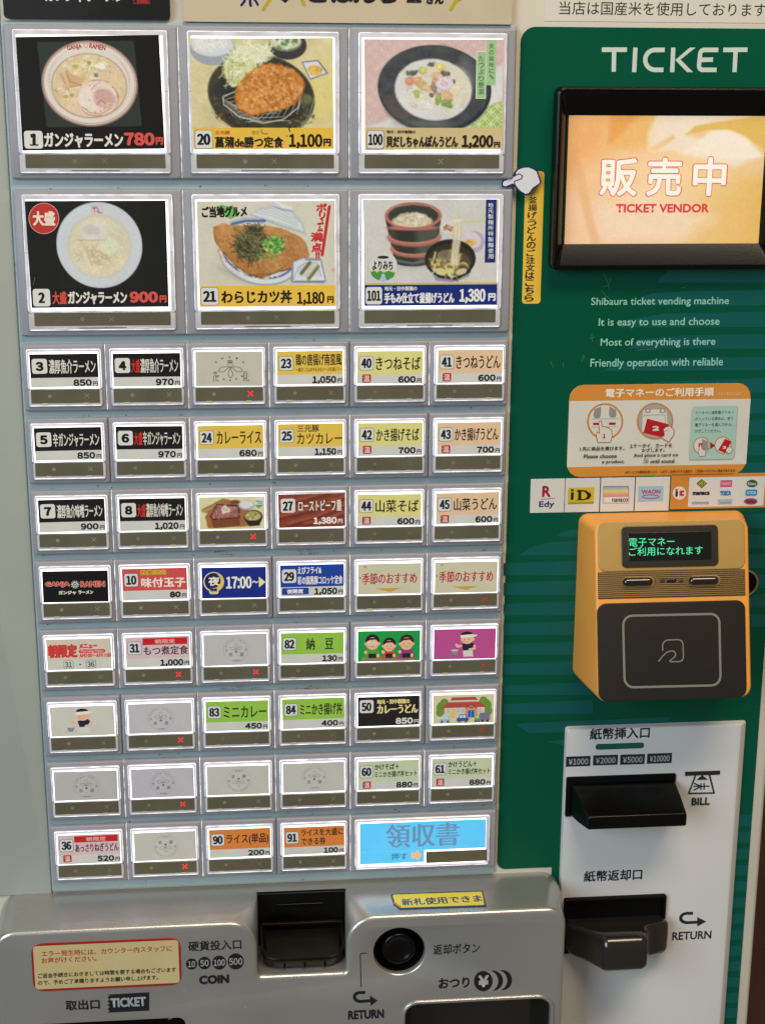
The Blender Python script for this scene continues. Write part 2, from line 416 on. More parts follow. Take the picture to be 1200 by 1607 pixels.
class Pic:
    def __init__(self, x0, y0, x1, y1, nx, ny, base, seed=1):
        self.r = (x0, y0, x1, y1)
        self.X, self.Y = np.meshgrid(np.linspace(x0, x1, nx), np.linspace(y0, y1, ny))
        self.c = np.zeros((ny, nx, 3)) + np.array(base, float); self.s = seed
    def nz(self, cell):
        self.s += 1; return vnoise(self.X, self.Y, cell, self.s)
    def fb(self, cell): return (self.nz(cell) + 0.5 * self.nz(cell / 2) + 0.25 * self.nz(cell / 4)) / 1.75 - 0.5
    def mix(self, m, col):
        m = np.clip(m, 0, 1)[..., None]; self.c = self.c * (1 - m) + np.asarray(col, float) * m; return self
    def grain(self, amp, cell, mask=1.0):
        self.c = self.c + (self.fb(cell) * amp * 2 * mask)[..., None]; return self
    def em(self, cx, cy, rx, ry, rot=0, soft=4, wob=0, wcell=30):
        a = math.radians(rot); dx, dy = self.X - cx, self.Y - cy
        u = (dx * math.cos(a) + dy * math.sin(a)) / rx; v = (-dx * math.sin(a) + dy * math.cos(a)) / ry
        q = (1 - np.sqrt(u * u + v * v)) * min(rx, ry)
        if wob: q = q + self.fb(wcell) * wob * 2
        return np.clip(q / soft + 0.5, 0, 1)
    def ell(self, cx, cy, rx, ry, col, rot=0, soft=4, wob=0, wcell=30, a=1.0): return self.mix(self.em(cx, cy, rx, ry, rot, soft, wob, wcell) * a, col)
    def pm(self, pts, soft=4, wob=0, wcell=30):
        X, Y = self.X, self.Y
        if wob: X = X + self.fb(wcell) * wob * 2; Y = Y + self.fb(wcell) * wob * 2
        ins = np.zeros(X.shape, bool); dist = np.full(X.shape, 1e9)
        for (ax_, ay_), (bx_, by_) in zip(pts, pts[1:] + pts[:1]):
            cond = ((ay_ > Y) != (by_ > Y)) & (X < (bx_ - ax_) * (Y - ay_) / ((by_ - ay_) or 1e-9) + ax_); ins ^= cond
            ex, ey = bx_ - ax_, by_ - ay_; t = np.clip(((X - ax_) * ex + (Y - ay_) * ey) / (ex * ex + ey * ey + 1e-9), 0, 1)
            dist = np.minimum(dist, np.hypot(X - ax_ - t * ex, Y - ay_ - t * ey))
        return np.clip(np.where(ins, dist, -dist) / soft + 0.5, 0, 1)
    def poly(self, pts, col, soft=4, wob=0, wcell=30, a=1.0): return self.mix(self.pm(pts, soft, wob, wcell) * a, col)
    def stroke(self, pts, w, col, a=1.0):
        x = [p[0] for p in pts]; y = [p[1] for p in pts]; r = self.r
        ny, nx = self.X.shape
        i0 = max(int((min(y) - w * 2 - r[1]) / (r[3] - r[1]) * (ny - 1)), 0); i1 = min(int((max(y) + w * 2 - r[1]) / (r[3] - r[1]) * (ny - 1)) + 2, ny)
        j0 = max(int((min(x) - w * 2 - r[0]) / (r[2] - r[0]) * (nx - 1)), 0); j1 = min(int((max(x) + w * 2 - r[0]) / (r[2] - r[0]) * (nx - 1)) + 2, nx)
        if i1 <= i0 or j1 <= j0: return self
        X, Y = self.X[i0:i1, j0:j1], self.Y[i0:i1, j0:j1]; dist = np.full(X.shape, 1e9)
        for (ax_, ay_), (bx_, by_) in zip(pts[:-1], pts[1:]):
            ex, ey = bx_ - ax_, by_ - ay_; t = np.clip(((X - ax_) * ex + (Y - ay_) * ey) / (ex * ex + ey * ey + 1e-9), 0, 1)
            dist = np.minimum(dist, np.hypot(X - ax_ - t * ex, Y - ay_ - t * ey))
        m = (np.clip((w - dist) / (w * .7) , 0, 1) * a)[..., None]
        self.c[i0:i1, j0:j1] = self.c[i0:i1, j0:j1] * (1 - m) + np.asarray(col, float) * m; return self
    def shreds(self, cx, cy, rx, ry, n, length, w, cols, bend=1.0, a=0.8, ang=None, spread=180):
        R = np.random.RandomState(self.s); self.s += 7
        for k in range(n):
            q = R.rand() ** .5; t = R.rand() * 2 * math.pi; x = cx + rx * q * math.cos(t); y = cy + ry * q * math.sin(t)
            d = (R.rand() * 360 if ang is None else ang + (R.rand() - .5) * spread) * math.pi / 180; c = (R.rand() - .5) * bend
            L = length * (0.6 + 0.8 * R.rand()); pts = [(x, y)]
            for _ in range(4): x += math.cos(d) * L / 4; y += math.sin(d) * L / 4; d += c; pts.append((x, y))
            col = np.array(cols[R.randint(len(cols))], float) * (0.93 + 0.14 * R.rand()); self.stroke(pts, w, col, a)
        return self
    def save(self): self.keep = self.c.copy(); return self
    def inside(self, m): self.c = self.keep * (1 - m[..., None]) + self.c * m[..., None]; return self
    def finish(self, amp=9.0):
        k = self.c
        for ax_ in (0, 1):
            q = np.pad(k, [(1, 1) if i == ax_ else (0, 0) for i in range(3)], mode='edge')
            k = (np.take(q, range(0, q.shape[ax_] - 2), ax_) + 5 * k + np.take(q, range(2, q.shape[ax_]), ax_)) / 7
        R = np.random.RandomState(self.s); n = R.rand(*k.shape[:2]) - .5
        g = k.mean(axis=2, keepdims=True); self.c = (k * .92 + g * .08) + (n * amp)[..., None]; return self
    def dots(self, cx, cy, rx, ry, n, size, cols, a=0.9):
        R = np.random.RandomState(self.s); self.s += 7
        for k in range(n):
            q = R.rand() ** .5; t = R.rand() * 2 * math.pi; x = cx + rx * q * math.cos(t); y = cy + ry * q * math.sin(t)
            s = size * (0.5 + R.rand()); self.stroke([(x, y), (x + s * (R.rand() - .5), y + s * (R.rand() - .5))], s, cols[R.randint(len(cols))], a)
        return self

# ================================================================ the machine
machine = tag(empty('ticket_machine', (223, -371, 0)), 'meal ticket vending machine with lit menu buttons, green side panel, screen and silver coin unit', 'vending machine')
MO = (223, -371, 0)
def part(mb, name, m, **k): return mb.build(name, MAT[m] if isinstance(m, str) else [MAT[x] for x in m], machine, MO, **k)

wall = tag(MB().block(-1500, -1500, 1800, 1500, -480, -450, 1, 1, cap0=True).build('wall', MAT['wood']), kind='structure')

part(MB().block(-85, -640, 487.5, 340, -430, -8, 4, 3, cap0=True), 'cabinet_body', 'ivory')
part(MB().block(-84, -372, -4.6, 330, -8, -6.6, 1, 1), 'side_panel', 'sage')
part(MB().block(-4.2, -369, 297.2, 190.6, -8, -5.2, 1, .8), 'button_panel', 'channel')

# green sheet: an L, rounded at its left corners
gp = []
def arcp(cx, cz, r, a0, a1, n=8): return [(cx + r * math.cos(math.radians(a)), cz + r * math.sin(math.radians(a))) for a in np.linspace(a0, a1, n)]
gp += arcp(309.5, 181, 9, 90, 180) + arcp(305.5, -361.5, 6, 180, 270) + [(338, -367.5), (338, -560), (478.8, -560), (478.8, 190)]
g = MB(); g.loft([[(x, z, -8) for x, z in gp], [(x, z, -7.6) for x, z in gp]])
part(g, 'green_panel', 'green')

s = Sheet(-7.55).z(1, 0, 0)
TL = (0, 84, 80)
def flush_stripes():
    global s
    s.build('stripe_print', MAT['ink'], machine, MO); s = Sheet(-7.55).z(1, 0, 0)
for P in ([(1048, 424), (1200, 425), (1200, 443), (1030, 443)],
          [(1000, 479), (1008, 465), (1022, 460), (1100, 456), (1200, 455), (1200, 479)],
          [(968, 514), (985, 502), (1040, 492), (1200, 489), (1200, 513)],
          [(985, 547), (1005, 532), (1080, 526), (1200, 524), (1200, 547)],
          [(948, 582), (962, 569), (1040, 562), (1200, 560), (1200, 581)],
          [(998, 604), (1040, 599), (1200, 593), (1200, 616), (1080, 616)]): s.P(P, TL)
flush_stripes()
for y0, y1 in ((625, 649), (658, 683), (692, 715), (725, 745)): s.P([(1130, y0 + 3), (1205, y0), (1205, y1), (1130, y1)], TL)
flush_stripes()
for y0, y1 in ((806, 829), (838, 860), (869, 892), (901, 923), (932, 954), (963, 984)):
    s.P([(1130, y0 + 3), (1205, y0), (1205, y1), (1130, y1)], TL)
s.build('stripe_print', MAT['ink'], machine, MO); s = Sheet(-7.5).z(3, 800, 260)
for P in ([(442, 508), (462, 556)], [(474, 528), (462, 566), (470, 580)], [(440, 570), (458, 562)], [(806, 575), (820, 572), (830, 562)], [(345, 890), (338, 920)], [(350, 892), (346, 910)], [(600, 868), (690, 862)], [(372, 812), (398, 806)], [(384, 790), (388, 830)], [(190, 920), (205, 950)], [(430, 590), (480, 640)], [(250, 925), (250, 950)]): s.L(P, 1.6, (92, 128, 78))
scf = s.build('scuff_marks', MAT['ink'], machine, MO); scf['kind'] = 'stuff'; s = Sheet(-7.55).z(1, 0, 0)
s.P([(873, 839), (892, 832), (925, 826), (925, 843), (880, 842)], TL)
s.P([(812, 872), (838, 857), (862, 851), (930, 847), (930, 871)], TL)
for a, b_, c_ in ((884, 879, 903), (915, 909, 934), (948, 942, 966), (979, 973, 997), (1011, 1006, 1028), (1042, 1036, 1059), (1076, 1070, 1091), (1105, 1098, 1121)):
    s.P([(790, a), (930, b_), (930, c_), (790, c_)], TL)
s.P([(808, 1136), (900, 1131), (1055, 1125), (1035, 1143), (900, 1149), (830, 1151)], TL)
s.P([(857, 1164), (885, 1160), (885, 1170)], TL)
flush_stripes(); s.zm = None
for k in range(16):
    z = 333.5 + k * 12.75
    s.R(466, z, 478.7, z + 8.4, TL)
s.build('stripe_print', MAT['ink'], machine, MO)

# TICKET lettering and the four slogan lines
s = Sheet(-7.5).z(3, 800, 0); K = (196, 208, 196)
for pts in ([(432, 232), (550, 232)], [(490, 226), (488, 336)], [(590, 222), (584, 338)], [(728, 233), (682, 233)] + [(682 + 46 * math.cos(math.radians(t)), 280 + 47 * math.sin(math.radians(t))) for t in range(-100, -270, -14)] + [(680, 327), (722, 327)],
            [(768, 222), (763, 338)], [(980, 233), (912, 233), (901, 237), (895, 247), (889, 310), (892, 320), (902, 327), (972, 327)], [(894, 280), (955, 279)],
            [(1003, 233), (1117, 232)], [(1062, 226), (1056, 338)]):
    s.L(pts, 21, K, caps=False)
s.P([(846, 222), (873, 222), (802, 279), (861, 338), (833, 338), (777, 281)], K)
s.build('ticket_lettering', MAT['ink'], machine, MO)
s = Sheet(-7.5).z(3, 800, 260); K = (140, 196, 180)
s.T('Shibaura ticket vending machine', 382, 618, 1030, 664, K, .08)
s.T('It is easy to use and choose', 417, 715, 986, 762, K, .08)
s.T('Most of everything is there', 426, 810, 966, 856, K, .08)
s.T('Friendly operation with reliable', 378, 905, 1002, 955, K, .08)
s.build('slogan_lettering', MAT['ink'], machine, MO)

# ---------------------------------------------------------------- monitor
mon = tag(empty('monitor', (388, 46, -8), machine), 'black framed screen showing an orange sale picture'); mon.location = Vector(V(388, 46, -8)) - Vector(V(*MO))
OO = (388, 46, -8)
b = MB(); rs = []
for i, d in ((0, -8), (0, 1.5), (.5, 3), (1.6, 3.8), (3.0, 3.6), (3.6, 3.0)): rs.append(ring(321.5 + i, 46.3 + i, 464 - i, 155.6 - i, 4.5 - i * .5, d))
rs.append(ring(329.9, 61.6, 454.6, 138.9, .6, -6.0)); rs.append(ring(330.0, 61.8, 454.4, 138.7, .5, -7))
b.loft(rs, False, False); b.build('frame', MAT['black'], mon, OO, angle=25)
p = Pic(33, 30, 1206, 800, 300, 200, (222, 186, 136), 11)
p.mix(np.clip((1150 - p.X) / 2600 + (p.fb(420)) * .9, 0, .8), (226, 172, 128)).mix(p.pm([(0, 0), (330, 0), (250, 240), (0, 420)], 160) * .8, (222, 158, 92)).mix(p.pm([(330, 0), (640, 0), (480, 240), (250, 240)], 60) * .8, (220, 170, 92))
p.mix(p.pm([(270, 30), (450, 30), (300, 190), (268, 200)], 30) * .6, (216, 140, 60))
p.poly([(540, 30), (1080, 34), (760, 110), (720, 150), (800, 180), (900, 118), (1040, 140), (1180, 280), (1000, 340), (640, 250), (500, 240), (490, 150)], (222, 210, 192), 34, 10, 120, .85)
p.poly([(720, 150), (770, 100), (1010, 60), (1190, 30), (1190, 240), (1100, 180), (980, 126), (860, 124)], (212, 172, 84), 14, 6, 120, .95)
p.poly([(860, 130), (950, 122), (1060, 160), (1180, 275), (1020, 300), (900, 290), (700, 260)], (226, 216, 200), 22, 4, 120, .85)
p.poly([(500, 235), (640, 150), (660, 170), (560, 240)], (214, 178, 110), 14, 3, 80, .7)
p.mix(np.clip((p.X - 640) / 600, 0, 1) * np.clip((p.Y - 330) / 120, 0, 1) * .9, (214, 172, 82))
p.poly([(100, 560), (520, 470), (900, 640), (700, 800), (150, 800)], (226, 204, 178), 130, 20, 160, .8)
p.poly([(20, 520), (240, 520), (260, 800), (20, 800)], (226, 184, 150), 90, 20, 160, .6)
p.poly([(60, 240), (130, 360), (200, 640), (250, 800), (200, 800), (120, 560)], (212, 160, 100), 24, 3, 90, .55)
p.ell(600, 400, 300, 130, (232, 206, 160), 0, 200, a=.6)
p.grain(3, 30)
s = Sheet(-6.2).z(3.75, 880, 170); s.pic(p)
for t, x0, y0, x1, y1 in (('販', 222, 285, 455, 522), ('売', 498, 282, 716, 522), ('中', 770, 280, 978, 520)):
    s.T(t, x0, y0, x1, y1, (206, 84, 66), 1.05); s.T(t, x0 + 6, y0 + 6, x1 - 6, y1 - 6, (232, 226, 218), .62)
s.T('TICKET VENDOR', 322, 560, 870, 612, (205, 60, 66), .26)
s.build('screen', MAT['screen'], mon, OO)

# ---------------------------------------------------------------- lock at the reader's edge
lk = empty('lock', (461, -163, -8), machine); lk.location = Vector(V(461, -163, -8)) - Vector(V(*MO))
MB().disc(461, -162.5, [(9.6, -8), (9.6, -6.2), (9.0, -5.8), (8.3, -6.2), (8.3, -7)], cap=False).build('lock_ring', MAT['chrome'], lk, (461, -163, -8))
MB().disc(461, -162.5, [(8.3, -7.4), (5.0, -7.2), (4.4, -6.4)]).build('keyway', MAT['blackmatt'], lk, (461, -163, -8))

# ---------------------------------------------------------------- banknote module
bo = (406, -262, -8)
bn = empty('banknote_unit', bo, machine); bn.location = Vector(V(*bo)) - Vector(V(*MO))
b = MB(); rs = [ring(343.5, -560, 469.5, -261.6, 2, -8), ring(343.6, -560, 469.2, -261.8, 2, -7)]
for i, (xr, zt, d) in enumerate(((465.5, -262.2, -3.0), (464.2, -262.6, -2.2), (463, -263.2, -2))): rs.append(ring(343.9 + i * .3, -560, xr, zt, 1.8, d))
b.loft(rs); b.build('face_plate', MAT['white'], bn, bo, angle=20)
MB().block(344.4, -326, 420.6, -296.6, -2, -.6, 1.2, .6).build('insert_slot', MAT['blackmatt'], bn, bo)
b = MB(); b.loft([ring(347, -324.5, 419.8, -301, 1.5, -1), ring(349.5, -323, 419.9, -305, 1.5, 14), ring(352.3, -320.8, 420.2, -310.6, 1.6, 28), ring(352.8, -320.4, 420.0, -311.0, 1.6, 29.6), ring(353.6, -319.8, 419.3, -311.8, 1.2, 30.2)])
b.build('insert_tray', MAT['black'], bn, bo)
b = MB(); b.loft([ring(346, -431, 418.6, -388.4, 1.5, -2), ring(346, -431, 418.6, -388.4, 1.5, .6), ring(347, -430, 417.6, -389.4, 1.2, 1.2), ring(348.2, -429, 416.4, -390.6, 1, .8), ring(349, -428, 415.6, -391.4, 1, -1.6)], False, True)
b.build('return_slot', MAT['blackmatt'], bn, bo)
b = MB()
sec = [(-1.5, 347, 418.8, -430.5, -405), (6, 349, 419.4, -429, -404), (9.5, 351.5, 417.5, -428.6, -403.8), (12, 354, 408, -428.4, -403.5), (15, 356.5, 402, -428.2, -403), (22, 361, 399.2, -427.6, -401.2), (29, 364.6, 398, -426.8, -399.8), (33, 366, 397.4, -425.6, -401), (35.6, 367.4, 396.6, -423, -404), (36.6, 369, 395.4, -419.5, -408)]
rr = [ring(x0, z0, x1, z1, 4.5, d, 6) for d, x0, x1, z0, z1 in sec]
b.loft(rr); b.build('return_chute', MAT['smoked'], bn, bo, angle=60)
s = Sheet(-1.9).z(3.53, 860, 1120); K = (34, 38, 42)
s.T('紙幣挿入口', 230, 78, 562, 142, K, .22); s.R(262, 165, 530, 197, (20, 92, 62), 15)
for x0, x1, yc, t in ((98, 233, 265, '¥1000'), (248, 384, 258, '¥2000'), (398, 533, 254, '¥5000'), (547, 683, 248, '¥10000')):
    s.R(x0, yc - 28, x1, yc + 28, (36, 42, 50)); s.T(t, x0 + 15, yc - 15, x1 - 12, yc + 18, (178, 184, 184), .1)
s.R(757, 319, 951, 342, K); s.L([(815, 342), (777, 442), (918, 440), (892, 340)], 9, K)
s.P([(820, 368), (884, 366), (851, 341)], K)
for q in ([(805, 403), (890, 402)], [(845, 388), (845, 420)], [(862, 387), (862, 419)], [(845, 403), (808, 386)], [(845, 403), (808, 422)]): s.L(q, 7, K)
s.T('BILL', 793, 464, 894, 506, K, .22)
s.build('insert_lettering', MAT['ink'], bn, bo)
s = Sheet(-1.9).z(3.53, 860, 1340)
s.T('紙幣返却口', 197, 90, 520, 152, K, .22)
s.L([(802, 331), (765, 331), (745, 337), (734, 350), (734, 366), (746, 378), (765, 383), (830, 380)], 18, K, caps=False); s.P([(825, 352), (875, 377), (825, 404)], K)
s.T('RETURN', 687, 431, 903, 476, K, .2)
s.build('return_lettering', MAT['ink'], bn, bo)

# ---------------------------------------------------------------- silver coin module
co = (150, -371, -8)
cn = empty('coin_unit', co, machine); cn.location = Vector(V(*co)) - Vector(V(*MO))
D = 42.0
def outline(x0, x1, zt, zb, rc, n0, n1, nz, rf, rb, d):
    P = [(x0, zb)] + arcp(x0 + rc, zt - rc, rc, 180, 90, 9)
    P += arcp(n0 - rf, zt - rf, rf, 90, 0, 13) + arcp(n0 + rb, nz + rb, rb, 180, 270, 5)
    P += arcp(n1 - rb, nz + rb, rb, 270, 360, 5) + arcp(n1 + rf, zt - rf, rf, 180, 90, 13)
    P += arcp(x1 - rc, zt - rc, rc, 90, 0, 9) + [(x1, zb)]
    return [(x, z, d) for x, z in P]
b = MB(); ZB = -560
rs = [outline(-38.6, 343, -370.8, ZB, 13, 133.6, 193.0, -409.5, 1.5, 1.5, 4)]
for t in (.25, .5, .75): rs.append(outline(-38.6 + 2 * t, 343 - 5 * t, -370.8 - .2 * t, ZB, 13, 133.6 - .6 * t, 193 - 2 * t, -409.5 - 2.2 * t, 1.5 + 16.5 * t ** 1.6, 1.5 + t, 4 + t * 34))
for k in range(6):
    a = math.pi / 2 * k / 5; i = 3.2 * (1 - math.cos(a))
    rs.append(outline(-36.4 + i, 338.4 - i, -371 - i, ZB, 13 - i, 132.9 - i, 191.2 + i, -411.8 - i, 19 - i, 2.5 + i, D - 3.2 + 3.2 * math.sin(a)))
b.loft(rs, False, False, 0)
from mathutils.geometry import tessellate_polygon
def circ(cx, cz, r, n=48): return [(cx + r * math.cos(2 * math.pi * k / n), cz + r * math.sin(2 * math.pi * k / n)) for k in range(n)]
BX, BZ = 226.6, -397.8
tray = [(q[0], q[1]) for q in ring(230.5, -540, 330, -437.5, 9, 0, 6)]
tick = [(q[0], q[1]) for q in ring(-12.5, -540, 84.5, -439.3, 5, 0, 6)]
outer = [(q[0], q[1]) for q in rs[-1]]; hole = circ(BX, BZ, 18.2)
polys = [outer, hole, tray, tick]
tri = tessellate_polygon([[Vector((q[0], q[1], 0)) for q in P] for P in polys])
base = len(b.v); b.v += [(q[0], q[1], D) for P in polys for q in P]
for t in tri: b.f.append(tuple(base + k for k in t)); b.m.append(0)
# plain body behind the notch
o2 = [(-38.6, ZB)] + arcp(-25.6, -383.8, 13, 180, 90, 9) + arcp(330, -383.8, 13, 90, 0, 9) + [(343, ZB)]
b.loft([[(x, z, -8) for x, z in o2], [(x, z, 4) for x, z in o2]], False, False)
b.loft([[(x, z, D) for x, z in circ(BX, BZ, 18.2)], [(x, z, D - .5) for x, z in circ(BX, BZ, 17.5)], [(x, z, D - 1.6) for x, z in circ(BX, BZ, 17.0)], [(x, z, D - 4) for x, z in circ(BX, BZ, 16.9)]], False, False)
b.loft([[(x, z, D) for x, z in tick], [(x, z, D - 3) for x, z in tick]], False, False)
b.build('housing', MAT['silver'], cn, co, angle=50)
MB().loft([[(x, z, D - 3) for x, z in tick], [(x, z, D - 34) for x, z in tick]]).build('ticket_chute', MAT['blackmatt'], cn, co)
b = MB(); rt = []
for i, d in ((-2.2, D - .2), (-2.2, D + .8), (-1.6, D + 1.4), (-.4, D + 1.4), (.4, D + .6), (.6, D - 3)): rt.append(ring(230.5 + i, -540, 330 - i, -437.5 - i, 9 - i, d, 6))
b.loft(rt, False, False); b.build('change_tray_rim', MAT['silver'], cn, co, angle=60)
b = MB(); b.loft([ring(231.1, -540, 329.4, -438.1, 8.4, D - 3, 6), ring(238, -540, 322, -446, 8, D - 30, 6)]); b.build('change_tray', MAT['smoked'], cn, co)
MB().disc(BX, BZ, [(16.9, D - 4), (16.4, D - 12), (12.2, D - 12.5), (12.0, D - 6)], cap=False).build('button_well', MAT['blackmatt'], cn, co)
MB().disc(BX, BZ, [(11.6, D - 13), (11.6, D - 4.5), (11.0, D - 3.2), (9.4, D - 2.7), (8.4, D - 3.2), (7, D - 4.2), (3.5, D - 4.8), (.4, D - 4.9)]).build('return_button', MAT['black'], cn, co, angle=80)
# black coin cup standing in the notch
cu = empty('coin_cup', (163, -411, 20), cn); cu.location = Vector(V(163, -411, 20)) - Vector(V(*co)); uo = (163, -411, 20)
MB().block(133.2, -411, 193.6, -371.0, 1, 6.5, 1.2, .8).build('back_plate', MAT['black'], cu, uo)
MB().block(146, -380.2, 178.5, -378.6, 6.4, 8.0, .8, .6).build('ridge', MAT['black'], cu, uo)
b = MB()   # tray: rings stacked by height; local d used as plan depth
def plan(x0, x1, d0, d1, r, z):
    P = [(x0, z, d0)] + [(x0 + r - r * math.cos(a), z, d1 - r + r * math.sin(a)) for a in np.linspace(0, math.pi / 2, 8)] + [(x1 - r + r * math.sin(a), z, d1 - r + r * math.cos(a)) for a in np.linspace(0, math.pi / 2, 8)] + [(x1, z, d0)]
    return P
lean = lambda P: [(x, z + (37 - d) / 30 * 7.5, d) for x, z, d in P]
b.loft([plan(136.5, 190.0, 6, 35.5, 11, -409)] + [lean(q) for q in (plan(135.2, 191.4, 6, 37.4, 12, -404), plan(135, 191.6, 6, 37.8, 12, -402.6), plan(135.4, 191.2, 6, 37.4, 12, -401.8), plan(136.6, 190, 6, 36.2, 11, -401.8), plan(137, 189.6, 6, 35.8, 11, -402.6), plan(139, 187.6, 6, 33.6, 9, -406.5))], True, True)
b.build('cup_tray', MAT['cup'], cu, uo, angle=50)
MB().block(136, -394.6, 191, -392.4, 5, 9, .6, .5).build('cup_lip', MAT['cup'], cu, uo)
for x in (150, 163.5, 177): MB().block(x, -409.5, x + 1.4, -405.5, 30, 37.2, .3, .3).build('foot_rib', MAT['blackmatt'], cu, uo)

K = (22, 26, 30)
s = Sheet(D + .12).z(3.75, 280, 1360)
s.T('硬貨投入口', 57, 436, 370, 495, K, .16)
for cx, cy, r, t, w, h in ((77, 576, 33, '10', 42, 36), (153, 570, 37, '50', 50, 38), (240, 567, 41, '100', 66, 38), (337, 560, 47, '500', 78, 40)):
    s.E(cx, cy, r, r, K); s.T(t, cx - w / 2, cy - h / 2, cx + w / 2, cy + h / 2, (158, 162, 160), .12)
s.T('COIN', 121, 640, 298, 692, K, .42)
s.build('coin_lettering', MAT['ink'], cn, co)
s = Sheet(D + .12).z(3.333, 540, 1360)
s.L([(118, 455), (88, 456), (84, 462), (88, 632)], 5, K, caps=False)
s.L([(110, 661), (78, 661), (62, 666), (54, 677), (54, 690), (63, 702), (80, 708), (142, 703)], 18, K, caps=False); s.P([(134, 676), (174, 703), (138, 732)], K)
s.T('RETURN', 20, 752, 208, 799, K, .34)
s.build('return_lettering', MAT['ink'], cn, co)
s = Sheet(D + .12).z(3.333, 540, 1360)
s.T('返却ボタン', 465, 405, 710, 459, K, .12)
s.T('おつり', 493, 582, 655, 638, K, .3)
s.E(827, 596, 50, 52, K); s.E(801, 597, 51, 53, (140, 138, 132)); s.E(780, 598, 50, 52, K); s.E(752, 600, 53, 55, (140, 138, 132)); s.E(727, 601, 49, 53, K)
s.T('¥', 700, 570, 756, 632, (170, 168, 162), .5)
s.build('change_lettering', MAT['ink'], cn, co)
s = Sheet(D + .12).z(3.75, 0, 1360)
s.T('取出口', 385, 786, 588, 846, K, .26)
zz = [(878, 742), (878, 850), (632, 862)]
for i in range(9): zz.append((632 if i % 2 else 646, 852 - i * 11.5))
s.P(zz + [(630, 756)], K)
s.T('TICKET', 650, 772, 860, 828, (150, 160, 164), .36)
s.build('ticket_lettering', MAT['ink'], cn, co)
s = Sheet(D + .1).z(3.75, 280, 1360)
for P in ([(392, 822), (398, 836)], [(645, 764), (653, 768)], [(-190, 840), (-186, 852)], [(30, 735), (44, 730)], [(700, 870), (712, 874)], [(-60, 900), (-40, 896)], [(860, 700), (868, 716)]): s.L(P, 2.4, (176, 176, 170))
scf = s.build('scuff_marks', MAT['ink'], cn, co); scf['kind'] = 'stuff'

# ================================================================ contactless card reader (bolted on, a device of its own)
A_ = math.atan2(30, 112); sA, cA = math.sin(A_), math.cos(A_)
T0 = np.array([-111.6, 14.0])                      # top edge of the leaning face: z, d
def tilt(x, v, w=0.0): return (x, T0[0] - v * cA + w * sA, T0[1] + v * sA + w * cA)
def tilt_point(px, py, w=0.0):
    r = RM.T @ np.array([(px - 600) / FPX, (py - 803.5) / FPX, 1.0])     # x, down, away
    o = np.array([CAMX, CAMY, CAMZ]); dr = np.array([r[0], -r[1], -r[2]])
    nrm = np.array([0, sA, cA]); p0 = np.array([0, T0[0], T0[1]]) + nrm * w
    q = o + dr * (nrm @ (p0 - o)) / (nrm @ dr)
    e = q - p0
    return q[0], -(-e[1] * cA + e[2] * sA)
class TiltSheet(Sheet):
    def pt(self, x, y):
        s_, ox, oy = self.zm; return tilt_point(ox + x / s_, oy + y / s_, self.d)
    def build(self, *a, **k):
        self.V = [np.array([tilt(q[0], -q[1], q[2]) for q in v]) for v in self.V]
        return Sheet.build(self, *a, **k)
ro = (400, -225, -8)
rd = tag(empty('card_reader', ro), 'orange and dark grey contactless card reader bolted below the payment logo stickers', 'card reader')
def tm(mb): mb.v = [tilt(x, -z, d) for x, z, d in mb.v]; return mb
VL = 115.6
def rr_(x0, v0, x1, v1, r, w, n=6): return [tilt(x, -z, w_) for x, z, w_ in ring(x0, -v1, x1, -v0, r, w, n)]
b = MB()
rs = [ring(347.2, -226, 457.5, -112.4, 6, -8, 6), ring(347.6, -226, 457.2, -112.2, 6, -4, 6)]
rs.append(rr_(352.2, .2, 453.8, VL + .2, 6.5, -3.2))
for k in range(4):
    a = math.pi / 2 * k / 3; i = 1.6 * (1 - math.cos(a)); rs.append(rr_(352.6 + i, .4 + i, 453.4 - i, VL - i, 7 - i, -1.6 + 1.6 * math.sin(a)))
b.loft(rs); b.build('body', MAT['orange'], rd, ro, angle=50)
def tblock(px0, py0, px1, py1, w0, w1, r, bev, **k):
    yc, xc = (py0 + py1) / 2, (px0 + px1) / 2
    return tm(MB().block(tilt_point(px0, yc, w1)[0], tilt_point(xc, py1, w1)[1], tilt_point(px1, yc, w1)[0], tilt_point(xc, py0, w1)[1], w0, w1, r, bev, **k))
tblock(938.5, 817, 1168.5, 895, -.5, .9, 5, .5).build('gold_face', MAT['gold'], rd, ro)
gf = tblock(938, 895.4, 1169, 937.5, -.5, .45, .4, .2).build('rib_panel', MAT['goldgap'], rd, ro)
for k in range(13):
    y = 896.5 + k * 3.12
    tblock(938.3, y, 1168.8, y + 1.9, .3, 1.0, .3, .25, n=1, steps=1).build('rib', MAT['goldrib'], rd, ro)
for x0, x1, y0 in ((976, 1027.5, 905), (1080, 1131, 903)):
    L_ = empty('lamp', ro, rd); L_.location = (0, 0, 0)
    tblock(x0, y0, x1, y0 + 17, .8, 1.8, 3.4, .6, n=8).build('lamp_surround', MAT['goldrib'], L_, ro)
    tblock(x0 + 2.0, y0 + 1.4, x1 - 2.0, y0 + 15.6, 1.2, 4.4, 3.0, 2.7, n=8, steps=6).build('lamp_lens', MAT['lens'], L_, ro, angle=80)
tblock(1045, 908.5, 1061, 914, .9, 1.5, .8, .3).build('indicator', MAT['lens'], rd, ro)
for x in (1035, 1064): tblock(x, 909, x + 8, 914, .9, 1.3, .5, .3).build('indicator', MAT['goldgap'], rd, ro)
ds = empty('display', ro, rd); ds.location = (0, 0, 0)
tblock(975, 824.5, 1127, 890, .8, 1.7, 3.5, .5, n=6).build('display_bezel', MAT['bezel'], ds, ro)
tblock(986, 835, 1116, 879.5, 1.4, 1.95, .8, .15).build('display_glass', MAT['glass'], ds, ro)
s = TiltSheet(2.02).z(3.158, 820, 730)
